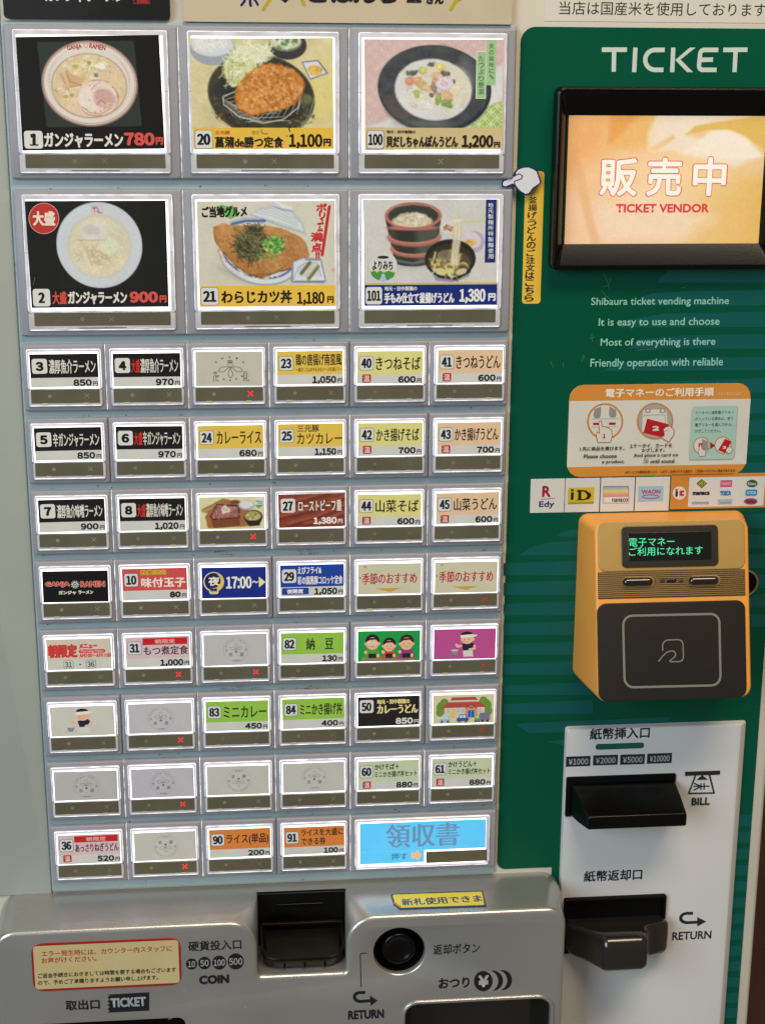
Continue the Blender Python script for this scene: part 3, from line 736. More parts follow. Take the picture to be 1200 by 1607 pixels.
s.T('電子マネー', 526, 360, 752, 402, (90, 235, 175), 0); s.T('ご利用になれます', 526, 404, 892, 447, (90, 235, 175), .015)
s.build('display_lettering', MAT['vfd'], ds, ro)
tblock(938, 944.5, 1170.5, 1098.5, -.5, .7, 6, .5, n=6).build('touch_plate', MAT['darkface'], rd, ro)
s = TiltSheet(.76).z(3.75, 880, 930); K = (128, 124, 114)
q = [(420, 133), (875, 127)]; 
path = [(425, 136), (880, 126)] + [(880 + 52 * math.sin(a), 178 - 52 * math.cos(a)) for a in np.linspace(.2, math.pi / 2, 6)] + [(938, 490)] + [(884 + 53 * math.cos(a), 494 + 53 * math.sin(a)) for a in np.linspace(.1, math.pi / 2, 6)] + [(430, 558)] + [(428 - 55 * math.sin(a), 503 + 55 * math.cos(a)) for a in np.linspace(.1, math.pi / 2, 6)] + [(366, 196)] + [(421 - 55 * math.cos(a), 191 - 55 * math.sin(a)) for a in np.linspace(.1, math.pi / 2, 6)]
s.L(path, 13, K, closed=True)
s.L([(598, 340), (598, 305), (608, 288), (625, 280), (690, 277), (708, 284), (717, 300), (720, 380), (714, 398), (698, 407), (645, 407), (640, 402), (672, 376), (674, 358), (664, 346), (645, 344), (622, 352), (598, 374), (575, 404)], 7, K)
s.build('touch_mark', MAT['ink'], rd, ro)

# ================================================================ stickers, notices and header boards
def sheet_thing(name, label, cat, box, d0, d1, m, r=1.0, group=None, origin=None):
    x0, z0, x1, z1 = box; o = origin or ((x0 + x1) / 2, z0, d0)
    e = tag(empty(name, o), label, cat, group)
    MB().block(x0, z0, x1, z1, d0, d1, r, min(.15, (d1 - d0) * .5), steps=1).build('sheet', m, e, o)
    return e, o
def flat(name, col, rough=.42, noise=.03): return mat(name, col, rough, noise=noise, nscale=20)
def zb(z, x0, y0, x1, y1, d):
    s_ = Sheet(d); s_.z(*z); return s_.box(x0, y0, x1, y1)

e, o = sheet_thing('header_board', 'black header board with cut off white lettering above the first button column', 'sign', (-1.8, 191.6, 93.2, 262), -8, -3.4, flat('black_board', (12, 11, 11), .35), 2.5)
s = Sheet(-3.3).z(3, 0, 0)
s.T('ガンジャラーメン', 210, -62, 585, 9, (205, 203, 196), .35)
s.R(625, -60, 705, 17, (120, 28, 26)); s.R(631, -54, 699, 11, (12, 11, 11)); s.T('福', 634, -50, 696, 14, (150, 34, 30), .4)
s.build('header_lettering', MAT['paper'], e, o)
e, o = sheet_thing('header_board', 'cream header board with blue and yellow brush strokes above the food photographs', 'sign', (100.7, 190.8, 294.2, 262), -8, -3.4, flat('cream_board', (190, 178, 150), .45, .06), 1)
s = Sheet(-3.3).z(3, 360, 0); NB = (24, 24, 96); YL = (178, 160, 40); BK = (26, 18, 20)
s.L([(78, -30), (70, 5), (56, 22)], 12, NB); s.L([(98, -30), (97, 10), (100, 24)], 13, NB); s.L([(112, -10), (126, 6), (133, 20)], 11, NB); s.L([(60, -30), (130, -34)], 12, NB)
s.L([(205, -40), (190, -5), (158, 42)], 15, YL); s.L([(318, -50), (338, -10), (352, 20)], 14, YL); s.L([(1085, -40), (1065, 0), (1042, 40)], 17, YL); s.L([(1110, -20), (1075, 0), (1058, 10)], 10, YL)
s.P([(235, -10), (262, 12), (286, -12), (262, -60)], BK)
s.T('ごはんら', 370, -60, 790, 12, BK, .9); s.T('屋', 832, -40, 905, 12, BK, .55); s.T('さん', 925, -22, 1008, 17, BK, .35)
s.build('header_lettering', MAT['paper'], e, o)
e, o = sheet_thing('notice', 'white paper notice with one line of black writing above the green panel', 'notice', (314.6, 193.2, 500, 232), -8, -7.75, flat('notice_paper', (206, 204, 190), .5), .3)
s = Sheet(-7.7).z(3, 800, 0)
s.T('当店は国産米を使用しております。', 232, 8, 1232, 72, (40, 34, 30), .03)
s.build('notice_lettering', MAT['paper'], e, o)

# pointing hand with yellow strip
z_ = (3.75, 540, 250)
x0, z0, x1, z1 = 305.6, 24.6, 317.4, 105.6
e, o = sheet_thing('vertical_sticker', 'yellow vertical strip sticker beneath the pointing hand, dark vertical writing', 'sticker', (x0, z0, x1, z1), -7.6, -7.2, flat('yellow_strip', (226, 184, 62), .4), 2)
s = Sheet(-7.15).z(*z_); s.vert('釜揚げうどんのご注文はこちら', 1109, 238, 1086, 814, 54, 40, (20, 16, 40), .05, .17)
s.build('strip_lettering', MAT['paper'], e, o)
hand = [(928, 138), (936, 124), (1008, 92), (1004, 76), (1022, 56), (1050, 44), (1085, 42), (1110, 52), (1134, 66), (1155, 130), (1150, 143), (1112, 168), (1088, 200), (1068, 207), (1040, 192), (1018, 172), (1004, 150), (990, 145), (948, 162), (930, 156)]
e = tag(empty('pointing_hand_sticker', (303, 97, -3)), 'white pointing hand sticker with navy outline above the yellow strip', 'sticker'); o = (303, 97, -3)
s = Sheet(-3.0).z(*z_); s.P(hand, (212, 214, 220)); s.L(hand, 9, (22, 26, 92), closed=True)
s.L([(1008, 92), (1030, 84), (1050, 98), (1040, 114), (1000, 128), (1004, 150)], 6, (22, 26, 92))
s.build('hand_print', MAT['paper'], e, o)
s = Sheet(-3.0).z(*z_); hp = [s.pt(*q) for q in hand]
b = MB(); b.loft([[(x, z, -7.4) for x, z in hp], [(x, z, -3.05) for x, z in hp]]); b.build('foam_backing', flat('foam_backing', (170, 172, 176)), e, o)

# e-money instructions
z_ = (3.75, 880, 600); d = -7.2
bx = zb(z_, 42, 10, 1102, 550, d)
e, o = sheet_thing('instruction_sticker', 'rounded orange and white sticker explaining card payment in pictures', 'sticker', bx, -7.6, -7.25, flat('orange_print', (206, 136, 52), .4), 9)
s = Sheet(d).z(*z_); W = (206, 204, 192); OR = (192, 128, 62); RD = (172, 22, 32); GY = (138, 138, 136); K = (40, 38, 38)
s.R(42, 103, 1102, 490, W); s.T('電子マネーのご利用手順', 262, 32, 900, 84, (226, 220, 206), .16); s.T('日本自動販売協会', 922, 57, 1064, 76, (214, 186, 140), .01)
s.E(259, 230, 107, 108, OR); s.E(259, 230, 96, 97, W)
s.P([(196, 158), (236, 142), (234, 195), (226, 210), (200, 212), (190, 196)], GY); s.P([(284, 142), (322, 160), (326, 192), (314, 208), (290, 206), (282, 190)], GY)
s.R(188, 237, 222, 251, RD, 6); s.R(281, 235, 322, 250, RD, 6); s.L([(180, 262), (330, 260)], 2, GY); s.L([(180, 215), (338, 213)], 2, GY)
hd = [(222, 240), (226, 226), (236, 226), (242, 262), (256, 258), (264, 266), (280, 266), (286, 274), (298, 278), (300, 320), (290, 352), (216, 354), (206, 310), (212, 290), (226, 300)]
s.P(hd, W); s.L(hd, 3.5, RD, closed=True); s.T('1', 245, 302, 261, 328, RD, .25)
s.E(552, 227, 107, 108, OR); s.E(552, 227, 97, 98, (160, 158, 152)); s.P([(486, 160), (618, 158), (630, 270), (600, 300), (476, 290), (478, 200)], W)
s.R(494, 152, 526, 178, GY, 4); s.R(580, 152, 614, 178, GY, 4); s.R(502, 158, 518, 172, W, 3); s.R(588, 158, 606, 172, W, 3)
s.L([(484, 200), (490, 192), (604, 190), (612, 198), (614, 262)], 3, GY)
s.P([(506, 212), (633, 246), (614, 326), (484, 296)], RD); s.T('2', 536, 255, 576, 284, W, .35)
hd = [(606, 300), (600, 278), (614, 262), (640, 256), (664, 280), (662, 306), (634, 350), (600, 332), (588, 318), (606, 314)]
s.P(hd, W); s.L(hd, 3.5, RD, closed=True); s.L([(596, 300), (610, 286), (628, 280)], 3, RD)
s.T('1.先に商品を選びます。', 110, 376, 372, 400, K, .06); s.T('Please choose', 133, 421, 326, 445, K, .06); s.T('a product.', 240, 455, 372, 480, K, .06)
s.T('2.ケータイ、カードを', 404, 358, 652, 384, K, .06); s.T('かざします。', 473, 386, 608, 408, K, .06); s.T('And place a card on', 425, 416, 686, 442, K, .06); s.T('until sound.', 524, 450, 670, 474, K, .06)
s.L([(484, 458), (488, 450), (508, 449), (510, 472), (494, 473), (504, 463), (498, 458), (480, 473)], 2.5, K)
s.R(762, 138, 1026, 450, (158, 192, 180), 12)
for i, t in enumerate(('ケータイに複数電子マネー', 'が入っている場合は、使う', '電子マネーを選んでから、', 'かざしてください。')): s.T(t, 788 - i, 166 + i * 36, (1014 - i * 4) if i < 3 else 938, 186 + i * 36, (50, 66, 62), .03)
for cx, cy in ((825, 370), (950, 368)): s.E(cx, cy, 50, 51, OR); s.E(cx, cy, 44, 45, W)
s.P([(828, 330), (862, 346), (866, 390), (840, 408), (826, 380)], GY); s.R(806, 355, 830, 378, (150, 70, 70), 3); hd = [(812, 372), (820, 360), (828, 392), (848, 400), (846, 430), (812, 434), (806, 410)]
s.P(hd, W); s.L(hd, 2.5, RD, closed=True); s.P([(876, 350), (904, 370), (876, 390)], (120, 50, 40))
s.P([(962, 330), (1000, 346), (962, 414), (922, 396)], RD); s.T('3', 948, 372, 968, 390, W, .2); hd = [(966, 400), (976, 382), (992, 376), (1006, 392), (996, 412), (980, 418)]; s.P(hd, W); s.L(hd, 2.5, RD, closed=True)
s.T('※サービスの提供状況により、しばらくお待ちをする場合や、ご利用いただけない場合があります。', 376, 513, 1026, 530, (70, 40, 16), .05)
s.build('instruction_print', MAT['paper'], e, o)

# payment logos: four white squares and one orange strip
z_ = (3.158, 820, 730); GRP = 'payment logo stickers in a row above the card reader'
WP = flat('white_sticker', (206, 205, 200), .35)
def square(x0, x1, label):
    yc = 152 - (x0 - 40) * .018
    bx = zb(z_, x0, yc - 84, x1, yc + 84, -7.2)
    e, o = sheet_thing('payment_sticker', label, 'sticker', bx, -7.6, -7.25, WP, .2, GRP)
    return e, o, Sheet(-7.2).z(*z_)
e, o, s = square(38, 207, 'white sticker with a red letter R over Edy in blue')
s.T('R', 96, 102, 139, 158, (160, 16, 44), .4); s.L([(90, 169), (158, 164)], 3, (160, 16, 44)); s.T('Edy', 80, 178, 156, 216, (40, 36, 96), .16); s.build('logo_print', MAT['paper'], e, o)
e, o, s = square(210, 381, 'white sticker with the black letters iD on a yellow card')
s.R(223, 111, 353, 193, (196, 174, 44), 6); s.R(226, 183, 350, 192, (150, 134, 34)); s.R(238, 134, 252, 172, (26, 24, 14)); s.E(245, 124, 7, 6, (26, 24, 14)); s.P([(264, 128), (276, 122), (310, 124), (336, 140), (340, 152), (328, 168), (300, 174), (264, 174), (274, 168), (275, 134)], (26, 24, 14)); s.P([(290, 130), (306, 132), (318, 144), (318, 158), (304, 168), (290, 167)], (196, 174, 44)); s.build('logo_print', MAT['paper'], e, o)
e, o, s = square(386, 553, 'white sticker with a rainbow banded nanaco card')
for i, c in enumerate(((150, 160, 176), (166, 182, 170), (206, 200, 110), (214, 182, 110), (206, 150, 140), (196, 140, 140))): s.R(400, 105 + i * 9, 524, 114.5 + i * 9, c)
s.R(400, 158, 524, 187, (214, 214, 210)); s.L([(400, 104), (524, 104), (524, 187), (400, 187)], 2, (110, 106, 110), closed=True); s.T('nanaco', 442, 164, 521, 182, (70, 54, 60), .12); s.build('logo_print', MAT['paper'], e, o)
e, o, s = square(558, 727, 'white sticker with red WAON lettering on a light blue card')
s.R(572, 104, 696, 180, (146, 184, 204), 3); s.T('WAON', 588, 121, 682, 142, (176, 40, 84), .16); s.arc(634, 156, 42, 9, 0, 360, 4.5, (176, 40, 84), 26, True); s.build('logo_print', MAT['paper'], e, o)
bx = zb(z_, 733, 46, 1290, 218, -7.2); bx = (bx[0], bx[1] + .6, bx[2], bx[3] + .6)
e, o = sheet_thing('payment_sticker', 'wide orange sticker with many small transport card logos', 'sticker', (bx[0], bx[1], 478, bx[3]), -7.6, -7.25, flat('orange_strip', (196, 128, 52), .35), .2, GRP)
s = Sheet(-7.2).z(*z_); s.R(822, 58, 1196, 204, (206, 205, 200), 6)
s.E(776, 138, 33, 33, (210, 206, 200)); s.T('IC', 776, 124, 800, 154, (186, 26, 36), .5); s.R(756, 128, 768, 156, (30, 30, 30)); s.E(762, 122, 6, 5, (186, 26, 36))
s.P([(886, 68), (912, 91), (886, 114), (860, 91)], (60, 70, 20)); s.P([(886, 73), (906, 91), (886, 109), (866, 91)], (150, 164, 46)); s.arc(886, 91, 9, 9, 0, 360, 3, (70, 84, 24), 18, True)
s.T('manaca', 841, 131, 926, 148, (30, 30, 30), .22); s.T('nimoca', 838, 176, 922, 194, (110, 146, 176), .12)
s.R(978, 74, 1036, 107, (190, 78, 120), 3); s.T('PASMO', 984, 84, 1030, 98, (222, 190, 200), .03); s.T('TOICA', 976, 126, 1032, 150, (30, 120, 176), .25); s.R(966, 168, 1036, 192, (150, 180, 196)); s.T('SUGOCA', 974, 181, 1030, 189, (60, 96, 130), .04)
s.E(1135, 90, 27, 18, (34, 78, 40)); s.T('Kitaca', 1114, 82, 1156, 98, (190, 206, 180), .05); s.R(1103, 120, 1160, 150, (30, 136, 186), 8); s.T('ICOCA', 1110, 128, 1154, 142, (200, 220, 230), .05); s.E(1128, 178, 33, 15, (156, 56, 90)); s.T('Suica', 1108, 171, 1150, 186, (70, 20, 40), .1)
s.build('logo_print', MAT['paper'], e, o)

# error notice on the coin unit
z_ = (3.75, 0, 1360); d = D + .45
bx = zb(z_, 187, 438, 1066, 720, d)
e, o = sheet_thing('error_notice', 'cream notice with red border and two short paragraphs on the silver coin unit', 'notice', bx, D + .05, D + .4, flat('red_border', (150, 26, 28), .4), 7)
s = Sheet(d).z(*z_); s.R(200, 452, 1053, 706, (196, 180, 130), 20)
Rr = (160, 58, 46); K = (46, 44, 40)
s.T('エラー発生時には、カウンター内スタッフに', 243, 482, 1012, 517, Rr, .1, rot=0); s.T('お声がけください。', 243, 532, 568, 566, Rr, .1)
s.T('ご返金手続きにおきましては時間を要する場合もございます', 222, 612, 1036, 641, K, .1); s.T('ので、予めご了承賜りますようお願い申し上げます。', 222, 656, 932, 684, K, .1)
s.build('notice_lettering', MAT['paper'], e, o)

# banknote sticker on the top of the coin unit (a level surface)
ZT = -370.6
def top_point(px, py):
    r = RM.T @ np.array([(px - 600) / FPX, (py - 803.5) / FPX, 1.0]); t = (CAMY - ZT) / r[1]
    return CAMX + t * r[0], -(CAMZ - t * r[2])
class TopSheet(Sheet):
    def pt(self, x, y): s_, ox, oy = self.zm; return top_point(ox + x / s_, oy + y / s_)
    def build(self, *a, **k):
        self.V = [np.column_stack([v[:, 0], ZT + v[:, 2], -v[:, 1]]) for v in self.V]
        return Sheet.build(self, *a, **k)
so = (257, ZT, 25)
e = tag(empty('banknote_sticker', so), 'yellow sticker with clipped corner and torn right end on top of the silver coin unit', 'sticker')
s = TopSheet(0.25).z(3.333, 540, 1360); P = [(243, 150), (256, 145), (722, 128), (738, 210), (290, 225), (256, 194)]
s.P(P, (26, 60, 96)); s.P([(252, 154), (262, 150), (718, 134), (732, 204), (294, 219), (264, 190)], (222, 206, 64)); s.T('新札使用できま', 298, 161, 722, 198, (26, 44, 96), .2, rot=1.0)
s.L([(722, 126), (742, 210)], 5, (110, 96, 90)); s.P([(256, 188), (296, 214), (290, 222), (254, 196)], (150, 110, 60))
sp = s.build('banknote_print', MAT['paper'], e, so)
tp = [top_point(540 + x / 3.333, 1360 + y / 3.333) for x, y in P]
b = MB(); b.loft([[(x, ZT - .15, -v) for x, v in tp], [(x, ZT + .2, -v) for x, v in tp]]); b.build('vinyl', flat('navy_vinyl', (30, 56, 90)), e, so)

# ================================================================ menu buttons
PX, PZ = 50.0, 46.09
SW, SH = 44.9, 35.66
BW, BH = 88.5, 81.3
def small_origin(c, r): return (c * PX, -r * PZ)
def big_origin(c, r): return (c * 100 + 2.69, 185.66 - r * 93.36)

# housings: one moulded surround per button
def housing(x0, z0, x1, z1):
    b = MB(); b.loft([ring(x0, z0, x1, z1, 1, -5.4), ring(x0, z0, x1, z1, 1, -2.8), ring(x0 + .5, z0 + .5, x1 - .5, z1 - .5, 1, -1.9), ring(x0 + 1.1, z0 + 1.1, x1 - 1.1, z1 - 1.1, 1, -1.6)])
    return part(b, 'button_surround', 'housing')
first = None
for r in range(8):
    for c in range(6):
        if r == 7 and c >= 4: continue
        x, z = small_origin(c, r)
        if first is None: first = housing(x - 2.6, z - SH - 3.1, x + 47.1, z + 2.9); fx, fz = x, z
        else:
            o = first.copy(); C.objects.link(o); o.parent = machine; o.location = Vector(V(x - fx, z - fz, 0))
x, z = small_origin(4, 7); housing(x - 2.6, z - SH - 3.1 - .8, x + 97.1, z + 2.9)
for r in range(2):
    for c in range(3):
        x, z = big_origin(c, r); housing(x - 5.2, z - BH - 3.2, x + 94.4, z + 2.9)
# thin glowing strips set between the surrounds to stand for leaking light
def leak(x, z0, z1): part(MB().block(x - .13, z0, x + .13, z1, -5.3, -2.5, .1, .05, n=1, steps=1), 'glow_strip', 'leak')
for c, r0, r1 in ((2, 0, 1),): pass
for r in range(8):
    for c in (1, 2, 3, 4, 5):
        if r == 7 and c == 5: continue
        if (c * 7 + r * 5) % 4 == 0 and c != 2: continue
        x, z = small_origin(c, r); leak(x - 2.75, z - SH - 2.6, z + 2.2)
for r in range(2):
    for c in (1, 2):
        x, z = big_origin(c, r); leak(x - 5.42, z - BH - 2.6, z + 2.2)

# clear lit frame, light guide, smoked strip: built once per size, copied for every button
protos = {}
def frame_mesh(w, h, zs):
    b = MB(); r1 = 1.3
    def shell(x0, z0, x1, z1, r, face, edge):
        b.loft([ring(x0, z0, x1, z1, r, -6.4), ring(x0, z0, x1, z1, r, -.9)], False, False, face)
        b.loft([ring(x0, z0, x1, z1, r, -.9), ring(x0 + .12, z0 + .12, x1 - .12, z1 - .12, r, -.3), ring(x0 + .38, z0 + .38, x1 - .38, z1 - .38, r * .8, -.06)], False, False, edge)
        b.loft([ring(x0 + .38, z0 + .38, x1 - .38, z1 - .38, r * .8, -.06), ring(x0 + .6, z0 + .6, x1 - .6, z1 - .6, r * .7, 0)], False, True, face)
    shell(0, zs, w, 0, r1, 0, 1)
    shell(.15, -h, w - .15, zs - .12, r1, 2, 2)
    b.block(.9, -h + .55, w - .9, -h + 1.0, -.1, .22, .2, .15, mat=1, n=1, steps=1)
    return b
def frame_parts(kind, w, h):
    """meshes in button coordinates: x right from the left edge, z down from the top edge (negative)"""
    big = kind == 'big'
    out = []
    out.append(('lit_frame', frame_mesh(w, h, -69.6 if big else -24.6), ('acrylic', 'edge', 'acrylicdim')))
    if big:
        cx0, cz0, cx1, cz1 = 2.1, -69.0, 85.9, -2.9; sx0, sz0, sx1, sz1 = 3.6, -78.0, 85.2, -70.0
    else:
        cx0, cz0, cx1, cz1 = 1.35, -24.3, 43.5, -1.5; sx0, sz0, sx1, sz1 = 1.7, -33.3, 43.2, -24.8
    out.append(('light_guide', MB().block(cx0, cz0, cx1, cz1, -.2, .12, .5, .1, n=2, steps=1), 'glow'))
    out.append(('smoked_strip', MB().block(sx0, sz0, sx1, sz1, -.2, .3, .3, .12, n=2, steps=1), 'olive'))
    if big: out.append(('latch_slot', MB().block(w * .34, -h + 1.7, w * .66, -h + 2.15, -.2, .3, .1, .1, n=1, steps=1), 'olive'))
    for f in (.22, .77):
        tw = 3.6 if not big else 8
        b = MB(); b.block(w * f - tw / 2, -h + (1.3 if not big else .8), w * f + tw / 2, -h + (2.7 if not big else 1.9), -.3, .35, .3, .2, n=2, steps=1); out.append(('latch_tab', b, 'tabs' if not big else 'acrylic'))
    b = MB()
    zz = sz1 - .3
    for x0, x1 in ((.1, 1.3 if not big else 2.4), (w - (1.3 if not big else 2.4), w - .1)):
        b.block(x0, zz, x1, zz + .25, -.2, .08, .05, .04, n=1, steps=1)
        b.block(x0, -h * .42, x1, -h * .42 + .15, -.2, .06, .05, .04, n=1, steps=1)
    out.append(('frame_seam', b, 'oliveprint'))
    return out
def button(kind, ox, oz, w, h, label):
    root = tag(empty('menu_button', (0, 0, 0), machine), label)
    root.location = Vector(V(ox, oz, 0)) - Vector(V(*MO))
    if kind not in protos:
        protos[kind] = []
        for nm, b, m in frame_parts(kind, w, h):
            protos[kind].append(b.build(nm, [MAT[q] for q in m] if isinstance(m, tuple) else MAT[m], root, (0, 0, 0), angle=35, weld=False))
    else:
        for p in protos[kind]:
            o = p.copy(); C.objects.link(o); o.parent = root
    return root
RN = random.Random(8)
CARD_Q = 0.84
class Card(Sheet):
    def __init__(self, origin, w, h, jx=0, jy=0):
        Sheet.__init__(self, .42, (origin[0], origin[1])); self.bo = origin; self.q = CARD_Q; self.w, self.h = w, h
def marks(root, bo, w, h, kind, state):
    """faint circle and cross on the strip; state: 'off', 'red', 'dim', 'none'"""
    yc = 74.0 if kind == 'big' else 28.8; xr = .56 if kind == 'big' else .79; xl = .365 if kind == 'big' else .29; k = 1.5 if kind == 'big' else 1.35
    R_ = RN.random()
    s = Sheet(.32, bo); a = (106 + 26 * R_, 104 + 26 * R_, 86 + 26 * R_)
    if state != 'none':
        s.E(w * xl, yc, k * .9, k * .9, a, n=14)
    s.L([(w * xr - k, yc - k), (w * xr + k, yc + k)], .55, a, caps=False); s.L([(w * xr - k, yc + k), (w * xr + k, yc - k)], .55, a, caps=False)
    s.build('status_marks', MAT['ink'], root, (bo[0], bo[1], 0))
    if state in ('red', 'dim'):
        b = MB(); k = 1.75; t = .42; cx, cz = w * xr, -yc
        P = [(-k, k - t), (-k + t, k), (0, t), (k - t, k), (k, k - t), (t, 0), (k, -k + t), (k - t, -k), (0, -t), (-k + t, -k), (-k, -k + t), (-t, 0)]
        b.loft([[(cx + x, cz + z, .3) for x, z in P], [(cx + x, cz + z, .42) for x, z in P]]); b.build('sold_out_cross', MAT['redlit' if state == 'red' else 'reddim'], root)

K = (24, 24, 24); W = (204, 203, 192); PAP = (196, 197, 190)
YEL = (214, 182, 76); LYE = (208, 204, 128); PEA = (214, 184, 148); GRN = (140, 188, 70); ORA = (208, 124, 56); PNK = (206, 178, 182); BLU = (28, 62, 150); SAG = (188, 198, 166)
def yen(s, txt, x, y0, y1, col=K, b=.28):
    """price, right-hand end of the digits at x, then the small yen character"""
    h = y1 - y0
    n = sum(.38 if ch in ',.' else .94 if ch != '1' else .62 for ch in txt)
    wd = n * h * .93
    x -= .35
    s.T(txt, x - wd, y0, x, y1 + (h * .18 if ',' in txt else 0), col, b)
    s.T('円', x + .8, y0 + h * .34, x + .8 + h * .68, y1 + .1, col, .07)
def card(c, r, label, bg=PAP, band=None, bh=14.7, state='off', j=None, paper=True):
    bo = small_origin(c, r); root = button('small', bo[0], bo[1], SW, SH, label)
    jx, jy, jh = j if j else (RN.uniform(-.15, .25), RN.uniform(-.2, .5), RN.uniform(-.2, .3))
    s = Card((bo[0] + 2.0 + jx, bo[1] - 2.4 - jy), 41.0, 21.0 + jh - jy)
    s.R(-.0, 0, s.w, s.h, bg)
    if band is not None: s.R(0, 0, s.w, bh, band)
    marks(root, bo, SW, SH, 'small', state)
    return root, bo, s
def done(root, bo, s):
    o = s.build('menu_card', MAT['card'], root, (bo[0], bo[1], 0)); o.rotation_euler.y = RN.uniform(-.007, .007) if len(s.V) and s.w else 0
def numbox(s, n, dark=False, y=3.1):
    if dark: s.R(1.2, y - .3, 10.4, y + 8.9, (206, 206, 198), 1.5)
    else: s.R(1.2, y, 10.2, y + 9.0, (40, 44, 50), 1.5); s.R(1.45, y + .25, 9.95, y + 8.75, (204, 206, 204), 1.3)
    ch = (28, 34, 44) if not dark else (18, 18, 18)
    if len(n) == 1: s.T(n, 3.4, y + 1.5, 8.2, y + 7.3, ch, .45, .55)
    else: s.T(n, 2.4, y + 1.4, 9.0, y + 7.6, ch, .28, .44)
def hot(s, y=14.6): s.R(3.2, y, 8.6, y + 5.2, (168, 34, 36), .7); s.T('温', 3.9, y + .6, 7.9, y + 4.6, (220, 190, 184), .1)

# ramen rows (black bands)
for c, r, n, big, t, p in ((0, 0, '3', 0, '濃厚魚介ラーメン', '850'), (1, 0, '4', 1, '濃厚魚介ラーメン', '970'), (0, 1, '5', 0, '辛ガンジャラーメン', '850'), (1, 1, '6', 1, '辛ガンジャラーメン', '970'), (0, 2, '7', 0, '濃厚魚介味噌ラーメン', '900'), (1, 2, '8', 1, '濃厚魚介味噌ラーメン', '1,020')):
    root, bo, s = card(c, r, 'lit button %s with black band, %sramen name in white, price %s yen' % (n, 'large portion ' if big else '', p), band=(22, 21, 21), bh=14.6)
    numbox(s, n, True)
    if big: s.T('大盛', 11.1, 3.6, 16.4, 12.0, (190, 44, 36), .1, .14); s.T(t, 16.6, 3.2, 39.6, 12.2, W, .07, .1)
    else: s.T(t, 11.4, 3.4, 39.6, 12.2, W, .1, .13)
    yen(s, p, 37.0, 15.8, 20.0); done(root, bo, s)
# plain one-line cards
for c, r, n, t, p, bg, h, x0, x1 in ((2, 1, '24', 'カレーライス', '680', YEL, 0, 11.8, 40.2), (4, 0, '40', 'きつねそば', '600', LYE, 1, 11.6, 40.2), (5, 0, '41', 'きつねうどん', '600', PEA, 1, 11.6, 40.2),
        (4, 1, '42', 'かき揚げそば', '700', LYE, 1, 11.6, 39.4), (5, 1, '43', 'かき揚げうどん', '700', PEA, 1, 11.4, 40), (4, 2, '44', '山菜そば', '600', LYE, 1, 11.6, 40), (5, 2, '45', '山菜うどん', '600', PEA, 1, 11.6, 40.2),
        (3, 4, '82', '納　豆', '130', GRN, 0, 16.5, 35.0), (2, 5, '83', 'ミニカレー', '450', GRN, 0, 11.6, 40.4), (3, 5, '84', 'ミニかき揚げ丼', '400', GRN, 0, 11.6, 40.2), (2, 7, '90', 'ライス(単品)', '200', ORA, 0, 11.4, 40.4)):
    root, bo, s = card(c, r, 'lit button %s with a %s band, price %s yen' % (n, {YEL: 'mustard yellow', LYE: 'pale yellow', PEA: 'peach', GRN: 'bright green', ORA: 'orange'}[bg], p), band=bg)
    numbox(s, n); s.T(t, x0, 3.6, x1 - .7, 11.9, (34, 32, 24), .09, .12)
    if h: hot(s)
    yen(s, p, 37.0, 15.8, 20.0); done(root, bo, s)
# two-line cards
for c, r, n, t1, a, t2, b_, p, bg, h in ((3, 0, '23', '鶏の唐揚げ南蛮風', (11.6, 1.7, 40.0, 9.2), '～具だくさんのタルタルソースを添えて～', (11.6, 10.2, 40.0, 13.0), '1,050', YEL, 0), (3, 1, '25', '三元豚', (12.2, .9, 26.0, 5.2), 'カツカレー', (12.0, 6.0, 40.4, 13.0), '1,150', YEL, 0),
        (4, 6, '60', 'かけそば＋', (11.2, 2.2, 27.5, 6.6), 'ミニかき揚げ丼セット', (11.2, 7.6, 39.6, 12.0), '880', SAG, 1), (5, 6, '61', 'かけうどん＋', (11.2, 2.2, 30.5, 6.6), 'ミニかき揚げ丼セット', (11.2, 7.6, 39.8, 12.0), '880', SAG, 1),
        (3, 7, '91', 'ライスを大盛に', (11.8, 1.4, 40.2, 6.8), 'できる券', (11.8, 8.0, 28.2, 13.4), '100', ORA, 0)):
    root, bo, s = card(c, r, 'lit button %s with two lines of writing on a %s band, price %s yen' % (n, {YEL: 'mustard yellow', SAG: 'sage green', ORA: 'orange'}[bg], p), band=bg)
    numbox(s, n); s.T(t1, *a, (34, 32, 24), .07, .1); s.T(t2, *b_, (34, 32, 24) if n != '23' else (120, 84, 20), .05 if n == '23' else .07)
    if h: hot(s)
    yen(s, p, 37.0, 15.8, 20.0); done(root, bo, s)
